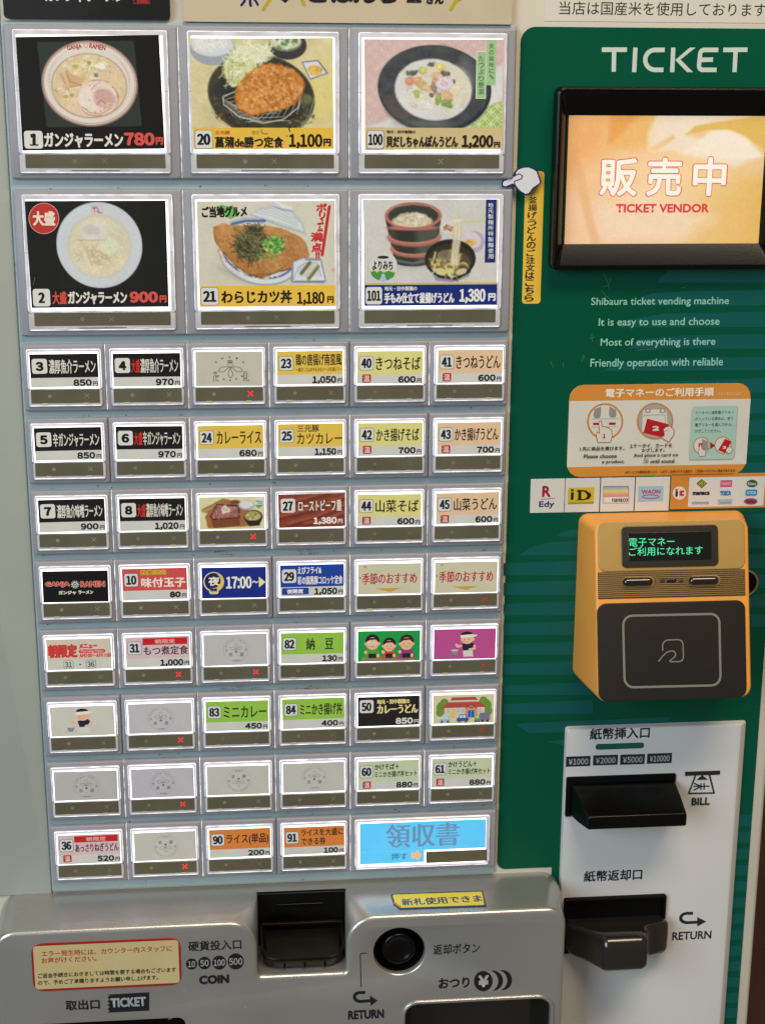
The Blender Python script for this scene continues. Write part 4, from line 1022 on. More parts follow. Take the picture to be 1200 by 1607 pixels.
# shop crest cards
def petal(s, cx, cy, ang, L_, w_, wd, col, n=14):
    a = math.radians(ang); P = []
    for k in range(n + 1):
        t = k / n; P.append((t * L_, w_ * math.sin(math.pi * t ** 1.5)))
    P = P + [(x, -y) for x, y in P[::-1][1:]]
    s.L([(cx + x * math.cos(a) - y * math.sin(a), cy + x * math.sin(a) + y * math.cos(a)) for x, y in P], wd, col)
root, bo, s = card(2, 0, 'lit button with a black line flower crest and a red cross, beside button 23', bg=(184, 182, 166), state='red'); G = (60, 58, 54)
for i, ch in enumerate('SHOBU'):
    a = math.radians(-90 + (i - 2) * 21); s.T(ch, 21 + 12.5 * math.cos(a) - .6, 15.6 + 12.2 * math.sin(a) - .6, 21 + 12.5 * math.cos(a) + .6, 15.6 + 12.2 * math.sin(a) + .6, G, .06, rot=(i - 2) * -21)
for i, ch in enumerate('CHAYA'):
    a = math.radians(90 - (i - 2) * 19); s.T(ch, 21 + 12 * math.cos(a) - .6, 5.6 + 12.2 * math.sin(a) - .6, 21 + 12 * math.cos(a) + .6, 5.6 + 12.2 * math.sin(a) + .6, G, .06, rot=(i - 2) * 18)
petal(s, 21.2, 9.3, 160, 7.8, 1.5, .22, G); petal(s, 21.4, 9.3, 20, 7.8, 1.5, .22, G); petal(s, 21.3, 9.8, 90, 6.4, 1.5, .22, G)
for x in (20.2, 21.2, 22.2): s.E(x, 6.2, .45, 1.1, G, n=12); s.E(x, 6.2, .2, .7, (184, 182, 166), n=10)
s.L([(20.2, 7.6), (19.4, 8.8)], .2, G); s.L([(22.4, 7.6), (23.2, 8.8)], .2, G)
s.L([(10.6, 13), (13.2, 13)], .25, G); s.L([(11.4, 12.3), (11.4, 13.6)], .25, G); s.L([(12.5, 12.3), (12.5, 13.6)], .25, G); s.L([(11.6, 14.2), (10.8, 15.8), (10.8, 18.4)], .25, G); s.L([(12.4, 14), (12.4, 17.8), (13.6, 18.2), (13.8, 17.4)], .25, G); s.L([(13.6, 14.8), (12.4, 15.8)], .25, G)
s.L([(29.4, 12.4), (31.4, 12.4), (31.4, 16.4), (29.4, 16.4)], .25, G, closed=True); s.L([(29.4, 13.7), (31.4, 13.7)], .2, G); s.L([(29.4, 15), (31.4, 15)], .2, G); s.L([(30, 16.5), (29, 18.2)], .25, G); s.L([(30.8, 16.5), (30.8, 18), (32.2, 18), (32.4, 17.2)], .25, G)
done(root, bo, s)
def crest(c, r, up, state, label, bg=(178, 178, 178)):
    root, bo, s = card(c, r, label, bg=bg, state=state); G = tuple(v * .58 for v in bg); G2 = tuple(v * .76 for v in bg); cx, cy = 20.8, 10.6; f = 1 if up else -1
    s.L([(cx + 8.6 * math.cos(math.radians(22.5 + 45 * k)), cy + 8.6 * math.sin(math.radians(22.5 + 45 * k))) for k in range(8)], .13, G2, closed=True)
    for a in (-90, -18, 198): petal(s, cx, cy - f * .2, a * f, 4.2, .95, .16, G)
    s.E(cx, cy + f * 1.4, .8, .8, G, n=8)
    for i, ch in enumerate('SHOBU CHAYA'):
        if ch == ' ': continue
        a = math.radians(-90 + (i - 5) * 14); s.T(ch, cx + 7 * math.cos(a) - .35, cy + f * 7 * math.sin(a) - .35, cx + 7 * math.cos(a) + .35, cy + f * 7 * math.sin(a) + .35, G, .03)
    for sx in (-1, 1):
        s.T('茶' if sx < 0 else '屋', cx + sx * 3.6 - 1.2, cy + f * 3.2 - 1.2, cx + sx * 3.6 + 1.2, cy + f * 3.2 + 1.2, G, .0)
        s.T('花' if sx < 0 else '見', cx + sx * 6.4 - .7, cy - .8, cx + sx * 6.4 + .7, cy + .8, G, .0)
    for i in range(5): s.E(cx + (i - 2) * 1.0, cy + f * 7.2, .28, .3, G, n=8)
    done(root, bo, s)
crest(2, 4, True, 'red', 'lit button with faint crest and red cross, left of green button 82', (180, 179, 178))
crest(1, 5, True, 'red', 'lit button with faint crest and red cross, left of green button 83', (182, 180, 184))
crest(0, 6, True, 'off', 'lit button with faint crest and no cross, directly above button 36', (174, 174, 170))
crest(1, 6, True, 'red', 'lit button with faint crest and red cross, in the row above button 36', (178, 176, 182))
crest(2, 6, False, 'off', 'lit button with upside-down faint crest, directly above orange button 90', (184, 184, 176))
crest(3, 6, True, 'off', 'lit button with faint crest and no cross, directly above orange button 91', (184, 184, 176))
crest(1, 7, False, 'red', 'lit button with upside-down faint crest and red cross, right of button 36', (186, 187, 176))

# roast beef rice, GANJA RAMEN, egg, night cards, seasonal
root, bo, s = card(3, 2, 'lit button 27 with white writing on reddish brown cloth, price 1,380 yen', bg=(130, 58, 40))
p = Pic(636, 75, 1105, 302, 90, 46, (132, 60, 42), 21)
for k, (a, b2) in enumerate((((640, 150), (1000, 80)), ((640, 250), (1100, 120)), ((700, 300), (1100, 180)), ((820, 300), (1100, 230)))):
    p.stroke([a, ((a[0] + b2[0]) / 2, (a[1] + b2[1]) / 2 + 14), b2], 16, (100, 40, 28), .7); p.stroke([(a[0], a[1] - 22), ((a[0] + b2[0]) / 2, (a[1] + b2[1]) / 2 - 8), (b2[0], b2[1] - 22)], 12, (166, 92, 66), .6)
p.grain(7, 20); s.z(4.615, 300, 760); p.r = (630, 70, 1110, 306)
s.local(); 
s.z(4.615, 300, 760); s.pic(p); s.local(); numbox(s, '27', True, 2.2)
s.T('ローストビーフ重', 12.2, 3.0, 40.0, 10.6, (30, 18, 14), .3); s.T('ローストビーフ重', 12.2 + .15, 3.15, 39.9, 10.5, (226, 218, 206), .12)
yen(s, '1,380', 37.0, 14.6, 18.8, (228, 224, 214)); done(root, bo, s)
root, bo, s = card(0, 3, 'lit black button with red and white GANJA RAMEN lettering', bg=(16, 14, 15))
s.T('GANJA', 1.6, 6.8, 17.2, 11.0, (206, 196, 184), .42); s.T('RAMEN', 23.5, 6.8, 39.2, 11.0, (206, 196, 184), .42)
s.T('GANJA', 1.75, 6.95, 17.05, 10.85, (196, 52, 42), .22); s.T('RAMEN', 23.65, 6.95, 39.05, 10.85, (196, 52, 42), .22)
for k in range(12): a = k * math.pi / 6; s.L([(20.3 + 1.7 * math.cos(a), 9 + 1.7 * math.sin(a)), (20.3 + 2.5 * math.cos(a), 9 + 2.5 * math.sin(a))], .45, (200, 206, 190))
s.E(20.3, 9, 1.7, 1.7, (190, 200, 180)); s.E(20.3, 9, 1.1, 1.1, (40, 48, 38)); s.E(20.3, 9, .6, .6, (190, 196, 180), n=10)
s.T('ガンジャ', 9.8, 12.9, 20.8, 15.6, (214, 208, 196), .16); s.T('ラーメン', 22.2, 12.9, 31.6, 15.4, (214, 208, 196), .16); done(root, bo, s)
root, bo, s = card(1, 3, 'lit button 10 with a rose red band for seasoned egg, price 80 yen', band=(196, 76, 74)); numbox(s, '10')
s.T('数量限定', 11.6, .9, 28.0, 4.4, (226, 206, 70), .28); s.T('数量限定', 11.8, 1.1, 27.8, 4.2, (150, 60, 40), .02); s.T('味付玉子', 11.9, 6.2, 40.0, 12.8, (226, 214, 204), .22); yen(s, '80', 37, 15.8, 19.8, K, .36); done(root, bo, s)
root, bo, s = card(2, 3, 'lit dark blue button with a moon badge, 17:00 and a yellow arrow', bg=(22, 40, 128))
s.E(7.6, 9.6, 6.6, 6.7, (206, 200, 140)); s.R(4.6, 13, 10.6, 17.8, (206, 200, 140), 1.4); s.E(7.6, 9.4, 5.8, 5.9, (34, 28, 84)); s.E(9.2, 9.6, 4.6, 5.2, (214, 190, 70)); s.E(7.4, 8.8, 4.6, 4.9, (34, 28, 84))
s.T('夜', 4.2, 6.0, 11.4, 12.2, (226, 220, 206), .22); s.T('限定', 5.6, 13.8, 9.8, 16.0, (40, 34, 80), .14); s.T('17:00', 15.2, 6.0, 32.0, 14.4, (20, 24, 70), .42); s.T('17:00', 15.4, 6.1, 31.8, 14.3, (222, 222, 214), .28, .36)
s.L([(32.4, 10.4), (33.4, 9.4), (34.6, 10.6), (35.8, 9.8)], .7, (222, 222, 214)); s.P([(36.4, 6.6), (40.6, 10.2), (36.4, 13.8)], (222, 218, 150)); done(root, bo, s)
root, bo, s = card(3, 3, 'lit button 29 with white writing on a blue band, price 1,050 yen', band=BLU, bh=14.8); numbox(s, '29', True)
s.T('えびフライ&', 11.2, 1.3, 26.6, 6.2, (224, 224, 222), .13); s.T('彩の国黒豚コロッケ定食', 11.2, 7.6, 40.2, 13.4, (224, 224, 222), .09); s.R(1.0, 15.4, 18.2, 19.9, BLU, .8); s.T('夜限定', 4.2, 16.2, 14.8, 19.2, (222, 222, 218), .16); yen(s, '1,050', 37, 15.8, 20.0); done(root, bo, s)
for c, st, lb in ((4, 'off', 'lit cream button with red seasonal writing and gold arrow, right of blue button 29'), (5, 'dim', 'lit cream button with red seasonal writing and faint red cross, at the end of its row')):
    root, bo, s = card(c, 3, lb, bg=(194, 192, 164), state=st)
    s.T('季節のおすすめ', 3.0, 6.4, 38.4, 14.0, (204, 196, 184), .2, .34); s.T('季節のおすすめ', 2.8, 6.2, 38.2, 13.8, (168, 40, 40), .03, .16)
    s.P([(11.4, 16.6), (28.4, 16.6), (20.6, 19.2)], (190, 154, 52)); s.E(4.6, 1.9, .9, .9, (158, 158, 148), n=10); s.L([(1.0, 8.6), (1.8, 9.8)], .4, (60, 56, 50)); done(root, bo, s)
# morning cards
root, bo, s = card(0, 4, 'lit pale button with thick red morning menu writing and numbers 31 and 36', bg=(200, 190, 174)); R_ = (194, 56, 48)
s.R(0, 14.2, s.w, s.h, (196, 198, 184)); s.T('朝限定', .8, 3.4, 19.6, 12.8, R_, .5); s.T('メニュー', 20.6, 3.2, 32.2, 6.8, R_, .3); s.R(20.4, 7.4, 37.2, 9.8, R_, 1.1); s.T('Morning Menu', 21.6, 7.9, 36.0, 9.5, (220, 190, 180), .06)
s.T('AM7:00～AM11:00', 20.6, 10.2, 40.6, 12.8, R_, .1)
for x, t in ((10.4, '31'), (24.6, '36')): s.R(x, 14.6, x + 6.2, 20.4, (54, 54, 54), .9); s.R(x + .2, 14.8, x + 6.0, 20.2, (196, 198, 186), .8); s.T(t, x + .9, 15.6, x + 5.3, 19.4, (40, 40, 40), .12)
s.E(20.8, 17.4, .5, .5, (30, 30, 30), n=10); done(root, bo, s)
for c, r, n, t, pr, st, h in ((1, 4, '31', 'もつ煮定食', '1,000', 'red', 0), (0, 7, '36', 'あっさりねぎうどん', '520', 'off', 1)):
    root, bo, s = card(c, r, 'lit button %s with pale pink band and red tab, price %s yen' % (n, pr), band=PNK, state=st); numbox(s, n); s.R(11.0, 1.0, 39.6, 5.6, (190, 30, 34), .3); s.T('朝限定', 18.8, 1.8, 31.8, 5.0, (216, 150, 146), .14)
    s.T(t, 11.4, 6.6, 40.0, 12.6, (40, 30, 34), .07, .1)
    if h: hot(s)
    yen(s, pr, 37, 15.8, 20.0); done(root, bo, s)
# curry udon 50
root, bo, s = card(4, 5, 'lit black button 50 with cream curry udon writing, price 850 yen', bg=(30, 30, 30)); numbox(s, '50', True, 2.4)
s.T('地元・田中製麺の', 12.6, 2.0, 34.4, 5.4, (214, 200, 130), .18); s.T('カレーうどん', 12.6, 5.8, 40.0, 12.2, (220, 206, 140), .14, .34); yen(s, '850', 37, 15.4, 19.8, (212, 212, 206), .3); done(root, bo, s)

# little drawn pictures
SK = (222, 178, 144); HR = (34, 30, 34)
def chef(s, x, y, k, nb=True):
    """a cook with a white headband stirring a bowl"""
    s.P([(x - 2.5 * k, y + 5.6 * k), (x + 3.6 * k, y + 5.4 * k), (x + 4.2 * k, y + 10 * k), (x - 2.2 * k, y + 10 * k)], (206, 204, 190))
    s.P([(x - 4.2 * k, y + 1.8 * k), (x - 1 * k, y + .6 * k), (x + 3 * k, y + .2 * k), (x + 5.4 * k, y + 2.4 * k), (x + 3.6 * k, y + 3.4 * k), (x + 3.6 * k, y + 5.6 * k), (x - 2.4 * k, y + 5.8 * k), (x - 3 * k, y + 3.4 * k)], (32, 32, 64))
    s.L([(x - 3.8 * k, y + 2.4 * k), (x - 6 * k, y + 3 * k), (x - 7 * k, y + 1.6 * k)], 1.5 * k, SK); s.L([(x + 4.8 * k, y + 2.6 * k), (x + 5 * k, y + 4.6 * k), (x + 1.6 * k, y + 5 * k)], 1.4 * k, SK)
    s.E(x, y - 2.4 * k, 4.2 * k, 3.7 * k, SK); s.E(x + 4.1 * k, y - 1.8 * k, .8 * k, .9 * k, SK)
    s.E(x - .2 * k, y - 5.2 * k, 4.0 * k, 2.0 * k, HR); s.P([(x - 4.5 * k, y - 4.8 * k), (x + 4.3 * k, y - 5.4 * k), (x + 4.6 * k, y - 3.4 * k), (x - 4.1 * k, y - 2.8 * k)], (220, 218, 208)); s.E(x + 5.4 * k, y - 4.4 * k, 1.1 * k, .6 * k, (220, 218, 208), -20, 12)
    s.L([(x - 2.2 * k, y - 1.8 * k), (x - 1.2 * k, y - 1.6 * k)], .22 * k, HR); s.L([(x + .6 * k, y - 1.8 * k), (x + 1.6 * k, y - 2 * k)], .22 * k, HR); s.L([(x - 1 * k, y - .2 * k), (x - .2 * k, y - .3 * k)], .2 * k, (150, 70, 60)); s.E(x - 2.4 * k, y - .8 * k, .7 * k, .5 * k, (226, 150, 130), 0, 12)
    s.P([(x - 10.4 * k, y + 5.4 * k), (x - 5.6 * k, y + 5.4 * k), (x - 6.6 * k, y + 8.6 * k), (x - 9.4 * k, y + 8.6 * k)], (126, 134, 138)); s.E(x - 8 * k, y + 5.4 * k, 2.4 * k, .6 * k, (190, 194, 194), 0, 16); s.L([(x - 11.4 * k, y + 8 * k), (x - 10.6 * k, y + 8.6 * k)], .25 * k, (120, 130, 134)); s.L([(x - 5 * k, y + 8 * k), (x - 5.4 * k, y + 8.8 * k)], .25 * k, (120, 130, 134))
root, bo, s = card(0, 5, 'lit pale button with a drawing of a cook in dark shirt and headband', bg=(194, 194, 182)); chef(s, 20.8, 8.8, 1.0); done(root, bo, s)
root, bo, s = card(5, 4, 'lit magenta button with a drawing of a cook and faint red cross', bg=(178, 76, 138), state='dim'); chef(s, 22.0, 9.2, 1.02); done(root, bo, s)
root, bo, s = card(4, 4, 'lit green button with a drawing of three people eating from bowls', bg=(30, 150, 70))
s.R(2.8, 18.4, 37, s.h, (150, 118, 92))
for x, cy, top, hc, k in ((9.6, 8.4, (80, 150, 60), HR, 1.0), (20.6, 10.2, (196, 70, 50), HR, .9), (32.0, 8.8, (140, 60, 120), (60, 42, 34), 1.0)):
    s.P([(x - 5.6 * k, 18.6), (x - 3.4 * k, cy + 4), (x + 3.4 * k, cy + 4), (x + 5.8 * k, 18.6)], top)
    s.E(x, cy - 1.6 * k, 4.6 * k, 4.6 * k, hc); s.E(x, cy + .2 * k, 4.3 * k, 4.3 * k, SK); s.E(x - 4.4 * k, cy + .4, .8 * k, 1 * k, SK, 0, 12); s.E(x + 4.4 * k, cy + .4, .8 * k, 1 * k, SK, 0, 12)
    s.P([(x - 4.4 * k, cy - .6 * k), (x - 3.8 * k, cy - 3.6 * k), (x + 3.6 * k, cy - 3.8 * k), (x + 4.4 * k, cy - .4 * k), (x + 2 * k, cy - 2.6 * k), (x - 2.2 * k, cy - 2.2 * k)], hc)
    for q in (-1, 1):
        if k == 1.0 and x < 10: s.E(x + q * 1.7, cy + .2, 1.3, 1.3, (214, 210, 200), 0, 14)
        s.E(x + q * 1.6 * k, cy + .3 * k, .3 * k, .4 * k, HR, 0, 8); s.E(x + q * 2.8 * k, cy + 1.8 * k, .6 * k, .4 * k, (230, 150, 130), 0, 10)
    s.arc(x, cy + 1.8 * k, 1.0 * k, .6 * k, 20, 160, .25, (150, 60, 50), 8)
    s.R(x - 2.6 * k, 15.6, x + 2.6 * k, 18.6, (36, 34, 36), .6); s.E(x - 4.4 * k, 14.4, 1.1, 1.3, SK, 0, 12); s.E(x + 3.6 * k, 17, 1.0, 1.3, SK, 0, 12); s.L([(x - 6 * k, 12.6), (x - 3.6 * k, 13.2)], .3, (70, 50, 30))
done(root, bo, s)
root, bo, s = card(5, 5, 'lit pale button with a drawing of a red roofed shop and parked vehicles, faint red cross', bg=(206, 200, 158), state='dim')
for x, y, q in ((6.4, 9, 4.2), (34.6, 8.4, 4.6), (7.4, 5.6, 2.8), (33.6, 4.8, 2.8), (37, 12, 2.8), (4.6, 12.4, 2.6)): s.E(x, y, q, q * 1.1, (104, 140, 60))
s.P([(12.6, 1.8), (28.2, 1.8), (30, 4.0), (11.6, 4.0)], (168, 74, 66)); s.P([(10, 5.2), (31, 5.2), (36, 9.2), (5.4, 9.2)], (172, 72, 64)); s.R(7.6, 9.2, 34.6, 16.2, (206, 190, 168)); s.L([(13, 4.2), (28, 4.2)], .5, (206, 200, 190))
for x in (9.2, 15.6, 19.0, 30.2): s.R(x, 10.4, x + 2, 12.4, (150, 190, 206)); s.L([(x + 1, 10.4), (x + 1, 12.4)], .15, W)
s.R(12.4, 10.2, 14.6, 15.8, (214, 186, 90)); s.P([(21.6, 9.6), (25.4, 6.8), (29.4, 9.6), (29.4, 16.2), (21.6, 16.2)], (200, 140, 120)); s.P([(21.2, 9.8), (25.4, 6.4), (29.8, 9.8), (28.8, 9.8), (25.4, 7.4), (22.2, 9.8)], (150, 60, 54)); s.R(23.4, 11.2, 27.6, 16.2, (30, 96, 166)); s.L([(25.5, 11.2), (25.5, 16.2)], .25, (150, 190, 206)); s.T('RAMEN', 24.0, 8.6, 27.0, 9.6, (120, 40, 40), .06)
for x, c1, w_, h_ in ((8, (150, 190, 210), 7, 3.2), (19.8, (36, 90, 160), 8, 3.8), (29.6, (120, 170, 50), 3.6, 3.4)):
    s.R(x - w_ / 2, 18.6 - h_ * .6, x + w_ / 2, 18.6, c1, .7); s.R(x - w_ * .3, 18.6 - h_ * 1.25, x + w_ * .32, 18.6 - h_ * .5, c1, .7); s.R(x - w_ * .24, 18.6 - h_ * 1.1, x - .2, 18.6 - h_ * .6, (196, 214, 220), .2); s.R(x + .2, 18.6 - h_ * 1.1, x + w_ * .26, 18.6 - h_ * .6, (196, 214, 220), .2)
    for q in (-.28, .28): s.E(x + q * w_, 18.7, .85, .85, (40, 44, 50), 0, 12); s.E(x + q * w_, 18.7, .35, .35, (170, 174, 176), 0, 8)
s.R(31.2, 13.0, 38.0, 18.4, (116, 118, 140)); 
for q in range(5): s.L([(32 + q * 1.3, 13.3), (32 + q * 1.3, 18)], .14, (90, 92, 112))
for q in (33.2, 36.4): s.E(q, 18.7, .85, .85, (40, 44, 50), 0, 12)
done(root, bo, s)

# beef box photograph
root, bo, s = card(2, 2, 'lit button with a photograph of sliced beef in a square box and red cross', bg=(206, 202, 160), state='red')
p = Pic(58, 88, 532, 315, 130, 64, (208, 204, 158), 31)
p.grain(8, 60); p.poly([(100, 230), (170, 130), (250, 105), (350, 140), (500, 250), (500, 300), (120, 316)], (160, 100, 52), 8, 4).poly([(70, 180), (230, 100), (280, 112), (110, 205)], (150, 112, 62), 4, 2)
p.poly([(72, 190), (200, 130), (220, 140), (90, 204)], (178, 136, 80), 4); p.ell(320, 128, 40, 16, (120, 70, 44)); p.poly([(140, 250), (350, 250), (352, 300), (160, 316)], (120, 66, 36), 5)
p.poly([(132, 232), (185, 138), (350, 150), (354, 245), (160, 256)], (70, 36, 30), 5).poly([(142, 232), (190, 148), (338, 160), (344, 236), (170, 244)], (158, 96, 94), 6, 4, 20)
p.shreds(240, 200, 90, 40, 46, 34, 7, [(176, 116, 112), (140, 76, 76), (190, 136, 128), (120, 62, 60)], .8, .7)
p.shreds(248, 180, 34, 26, 40, 22, 3, [(214, 212, 196), (190, 196, 150), (226, 222, 206)], 1.2, .9)
p.ell(400, 150, 60, 36, (150, 158, 170)).ell(400, 145, 52, 28, (206, 208, 202), soft=6, wob=4).poly([(470, 88), (525, 96), (520, 160), (490, 178), (462, 150)], (206, 212, 206), 5).poly([(460, 150), (525, 150), (490, 176)], (90, 150, 70), 4); p.stroke([(470, 122), (515, 126)], 5, (70, 74, 70), .8); p.stroke([(482, 138), (512, 140)], 4, (70, 74, 70), .8)
p.ell(450, 236, 68, 50, (34, 30, 30)).ell(446, 230, 60, 38, (160, 150, 84), soft=6).dots(446, 230, 50, 30, 46, 9, [(196, 190, 130), (120, 120, 50), (214, 208, 160), (140, 110, 60)], .7); p.poly([(390, 262), (510, 262), (490, 300), (420, 304)], (44, 36, 34), 5); p.grain(4, 8)
s.z(4.615, 300, 760).pic(p); done(root, bo, s)

# receipt button
bo = (200.3, -322.3); w_, h_ = 92.2, 37.2
root = tag(empty('menu_button', (0, 0, 0), machine), 'wide bright blue lit receipt button at the bottom right'); root.location = Vector(V(bo[0], bo[1], 0)) - Vector(V(*MO))
frame_mesh(w_, h_, -35.2).build('lit_frame', [MAT['acrylic'], MAT['edge'], MAT['acrylicdim']], root)
MB().block(1.6, -35.0, 89.6, -1.6, -.2, .12, .5, .1).build('light_guide', MAT['glow'], root)
s = Sheet(.42).z(4.444, 540, 1180)
x0, z0, x1, z1 = s.box(108, 487, 985, 770)
s.zm = None; s.o = (0, 0)
s.R(x0, -z1, x1, -(z0 + 9.0), (92, 196, 248)); s.R(x0, -(z0 + 9.0), 247.6, -z0, (92, 196, 248))
s.z(4.444, 540, 1180); s.T('領収書', 290, 500, 802, 662, (104, 142, 180), .0, .42); s.T('押す', 328, 708, 440, 756, (50, 96, 170), .02); s.P([(465, 706), (500, 702), (500, 686), (545, 716), (508, 764), (505, 744), (468, 744)], (228, 182, 150))
s.build('menu_card', MAT['card'], root, (bo[0], bo[1], 0))
b = MB(); b.block(248.8 - bo[0], -356.2 - bo[1], 290.8 - bo[0], -347.6 - bo[1], -.2, .35, .3, .12, n=2, steps=1); b.build('smoked_strip', MAT['olive'], root)

# ---------------------------------------------------------------- the six large photograph buttons
def bigcard(c, r, label, poly, z, bg, state='off'):
    bo = big_origin(c, r); root = button('big', bo[0], bo[1], BW, BH, label)
    s = Card(bo, 0, 0); s.z(*z); s.P(poly, bg); marks(root, bo, BW, BH, 'big', state); return root, bo, s
def bnum(s, t, x0, y0, x1, y1, dark=False):
    if not dark: s.R(x0, y0, x1, y1, (50, 50, 52), (x1 - x0) * .15); e = (x1 - x0) * .02; s.R(x0 + e, y0 + e, x1 - e, y1 - e, (204, 206, 204), (x1 - x0) * .14)
    else: s.R(x0, y0, x1, y1, (208, 208, 202), (x1 - x0) * .16)
    w = x1 - x0; h = y1 - y0; q = .2 if len(t) == 1 else .12 if len(t) == 2 else .07
    if t == '1':
        xm = (x0 + x1) / 2; s.L([(xm - w * .16, y0 + h * .3), (xm + w * .03, y0 + h * .24), (xm + w * .03, y1 - h * .2)], w * .19, (24, 26, 30), caps=False); s.R(xm - w * .2, y1 - h * .24, xm + w * .26, y1 - h * .16, (24, 26, 30)); return
    s.T(t, x0 + w * q * (1.5 if len(t) == 1 else 1), y0 + h * .19, x1 - w * q * (1.5 if len(t) == 1 else 1), y1 - h * .19, (24, 26, 30), .28, {1: .6, 2: .55, 3: .36}[len(t)])

# 1: ramen on black
root, bo, s = bigcard(0, 0, 'large lit button 1 with a ramen bowl photograph on black, price 780 yen', [(74, 172), (748, 162), (776, 698), (106, 708)], (3, 0, 0), (20, 19, 18))
p = Pic(0, 80, 1150, 1125, 190, 172, (20, 19, 18), 41)
p.poly([(8, 140), (1085, 112), (1140, 1108), (66, 1128)], (46, 52, 48), 6); p.grain(2, 100)
p.ell(572, 616, 537, 497, (178, 168, 152), soft=7).ell(572, 616, 530, 490, (140, 70, 62), soft=5).ell(572, 615, 522, 482, (206, 198, 186), soft=5).ell(570, 612, 512, 470, (150, 90, 84), soft=4).ell(570, 612, 507, 465, (210, 204, 192), soft=4)
for k in range(90):
    a = k * 4 + 2
    if 232 < a < 308: continue
    cx, cy = 565 + 452 * math.cos(math.radians(a)), 605 + 408 * math.sin(math.radians(a)); p.stroke([(cx - 8, cy - 8), (cx + 9, cy + 4)], 9, (176, 150, 150) if (k // 9) % 2 else (192, 176, 172), .7)
p.ell(566, 640, 424, 376, (150, 120, 92), soft=14).ell(566, 640, 416, 368, (212, 188, 154), soft=14).save()
p.grain(12, 90, p.em(566, 640, 410, 362)); p.shreds(566, 640, 380, 330, 190, 70, 6, [(216, 196, 160), (198, 168, 128), (224, 208, 178), (206, 180, 140)], 1.6, .45)
p.shreds(540, 420, 260, 130, 70, 60, 17, [(206, 198, 142), (220, 212, 176), (190, 184, 120), (214, 196, 150), (224, 220, 200)], .9, .65)
p.poly([(260, 480), (300, 500), (420, 630), (300, 700), (270, 640)], (208, 176, 136), 20, 10).poly([(310, 430), (380, 510), (520, 560), (480, 620), (350, 650)], (204, 164, 120), 20, 10); p.stroke([(310, 470), (350, 590), (480, 630)], 6, (140, 96, 60), .8); p.stroke([(250, 500), (300, 620)], 6, (150, 108, 70), .7); p.stroke([(350, 655), (510, 625)], 6, (130, 92, 52), .8)
p.shreds(310, 720, 110, 70, 26, 60, 13, [(214, 204, 160), (186, 164, 90), (226, 214, 186)], 1.4, .7)
p.ell(420, 415, 34, 24, (180, 170, 90), wob=6).ell(575, 372, 26, 20, (160, 150, 70), wob=5).ell(700, 410, 60, 34, (226, 222, 206), wob=5).ell(300, 765, 34, 22, (186, 166, 76), wob=5).ell(362, 750, 20, 22, (160, 156, 84))
p.ell(655, 782, 232, 212, (176, 140, 112), soft=16, wob=16, wcell=80).ell(652, 778, 222, 204, (218, 198, 184), soft=14, wob=16, wcell=80).ell(560, 790, 110, 150, (222, 206, 192), soft=40).ell(730, 790, 124, 116, (204, 166, 156), 20, soft=30, wob=18, wcell=60).ell(735, 760, 110, 70, (190, 150, 142), 30, soft=30, wob=14, wcell=40, a=.5)
p.stroke([(600, 640), (720, 620), (820, 680), (856, 760)], 16, (226, 208, 194), .8); p.stroke([(590, 690), (620, 640), (690, 600)], 10, (186, 140, 130), .6); p.stroke([(640, 860), (690, 800), (740, 850), (720, 920)], 9, (150, 94, 84), .6); p.stroke([(700, 900), (770, 840), (820, 850)], 14, (214, 190, 160), .7); p.stroke([(470, 880), (560, 950), (680, 968), (800, 900)], 7, (150, 104, 74), .7)
p.grain(9, 22, p.em(652, 778, 216, 198)); p.inside(p.em(566, 640, 420, 372, soft=16)); p.dots(566, 640, 380, 320, 60, 7, [(130, 130, 60), (110, 84, 50), (150, 140, 80)], .6); p.dots(650, 520, 30, 20, 8, 14, [(90, 110, 110), (120, 136, 130)], .8)
s.z(7.059, 60, 40); p.r = (2, 126, 1140, 1125); s.pic(p); 
s.T('GANJA', 318, 208, 484, 276, (166, 60, 54), .12, rot=8); s.T('RAMEN', 566, 202, 746, 260, (166, 60, 54), .12, rot=-8); s.arc(527, 213, 24, 24, 0, 360, 8, (190, 150, 140), 16, True)
s.z(3, 0, 0); bnum(s, '1', 114, 614, 202, 698, True); s.T('ガンジャラーメン', 208, 622, 580, 694, (214, 210, 202), .3, .34); s.T('780', 584, 622, 728, 684, (200, 80, 72), .5, .62); s.T('円', 733, 644, 768, 680, (196, 76, 62), .3); done(root, bo, s)

# 20: cutlet
root, bo, s = bigcard(1, 0, 'large lit button 20 with a fried cutlet photograph, price 1,100 yen', [(82, 257), (1036, 252), (1046, 998), (102, 1004)], (4.286, 280, 0), (204, 192, 130))
p = Pic(82, 256, 1040, 858, 230, 145, (204, 194, 146), 51)
p.grain(16, 130).grain(8, 30); p.shreds(560, 560, 520, 330, 60, 200, 3, [(224, 216, 176), (190, 178, 126)], .4, .4); p.mix(p.em(960, 620, 140, 200, soft=120) * .4, (216, 200, 90))
p.ell(236, 330, 152, 108, (150, 156, 164), soft=6).ell(232, 300, 140, 78, (196, 202, 206), soft=8).ell(220, 290, 110, 56, (214, 214, 208), soft=10, wob=8); p.shreds(220, 296, 100, 50, 60, 20, 6, [(226, 226, 222), (190, 192, 190)], 1, .6)
p.ell(736, 300, 126, 96, (58, 56, 58), soft=5).ell(722, 280, 108, 62, (110, 124, 90), soft=6).ell(720, 272, 104, 54, (196, 200, 160), soft=8); p.dots(722, 280, 90, 42, 46, 14, [(220, 220, 200), (90, 130, 80), (60, 110, 90), (206, 206, 170)], .8)
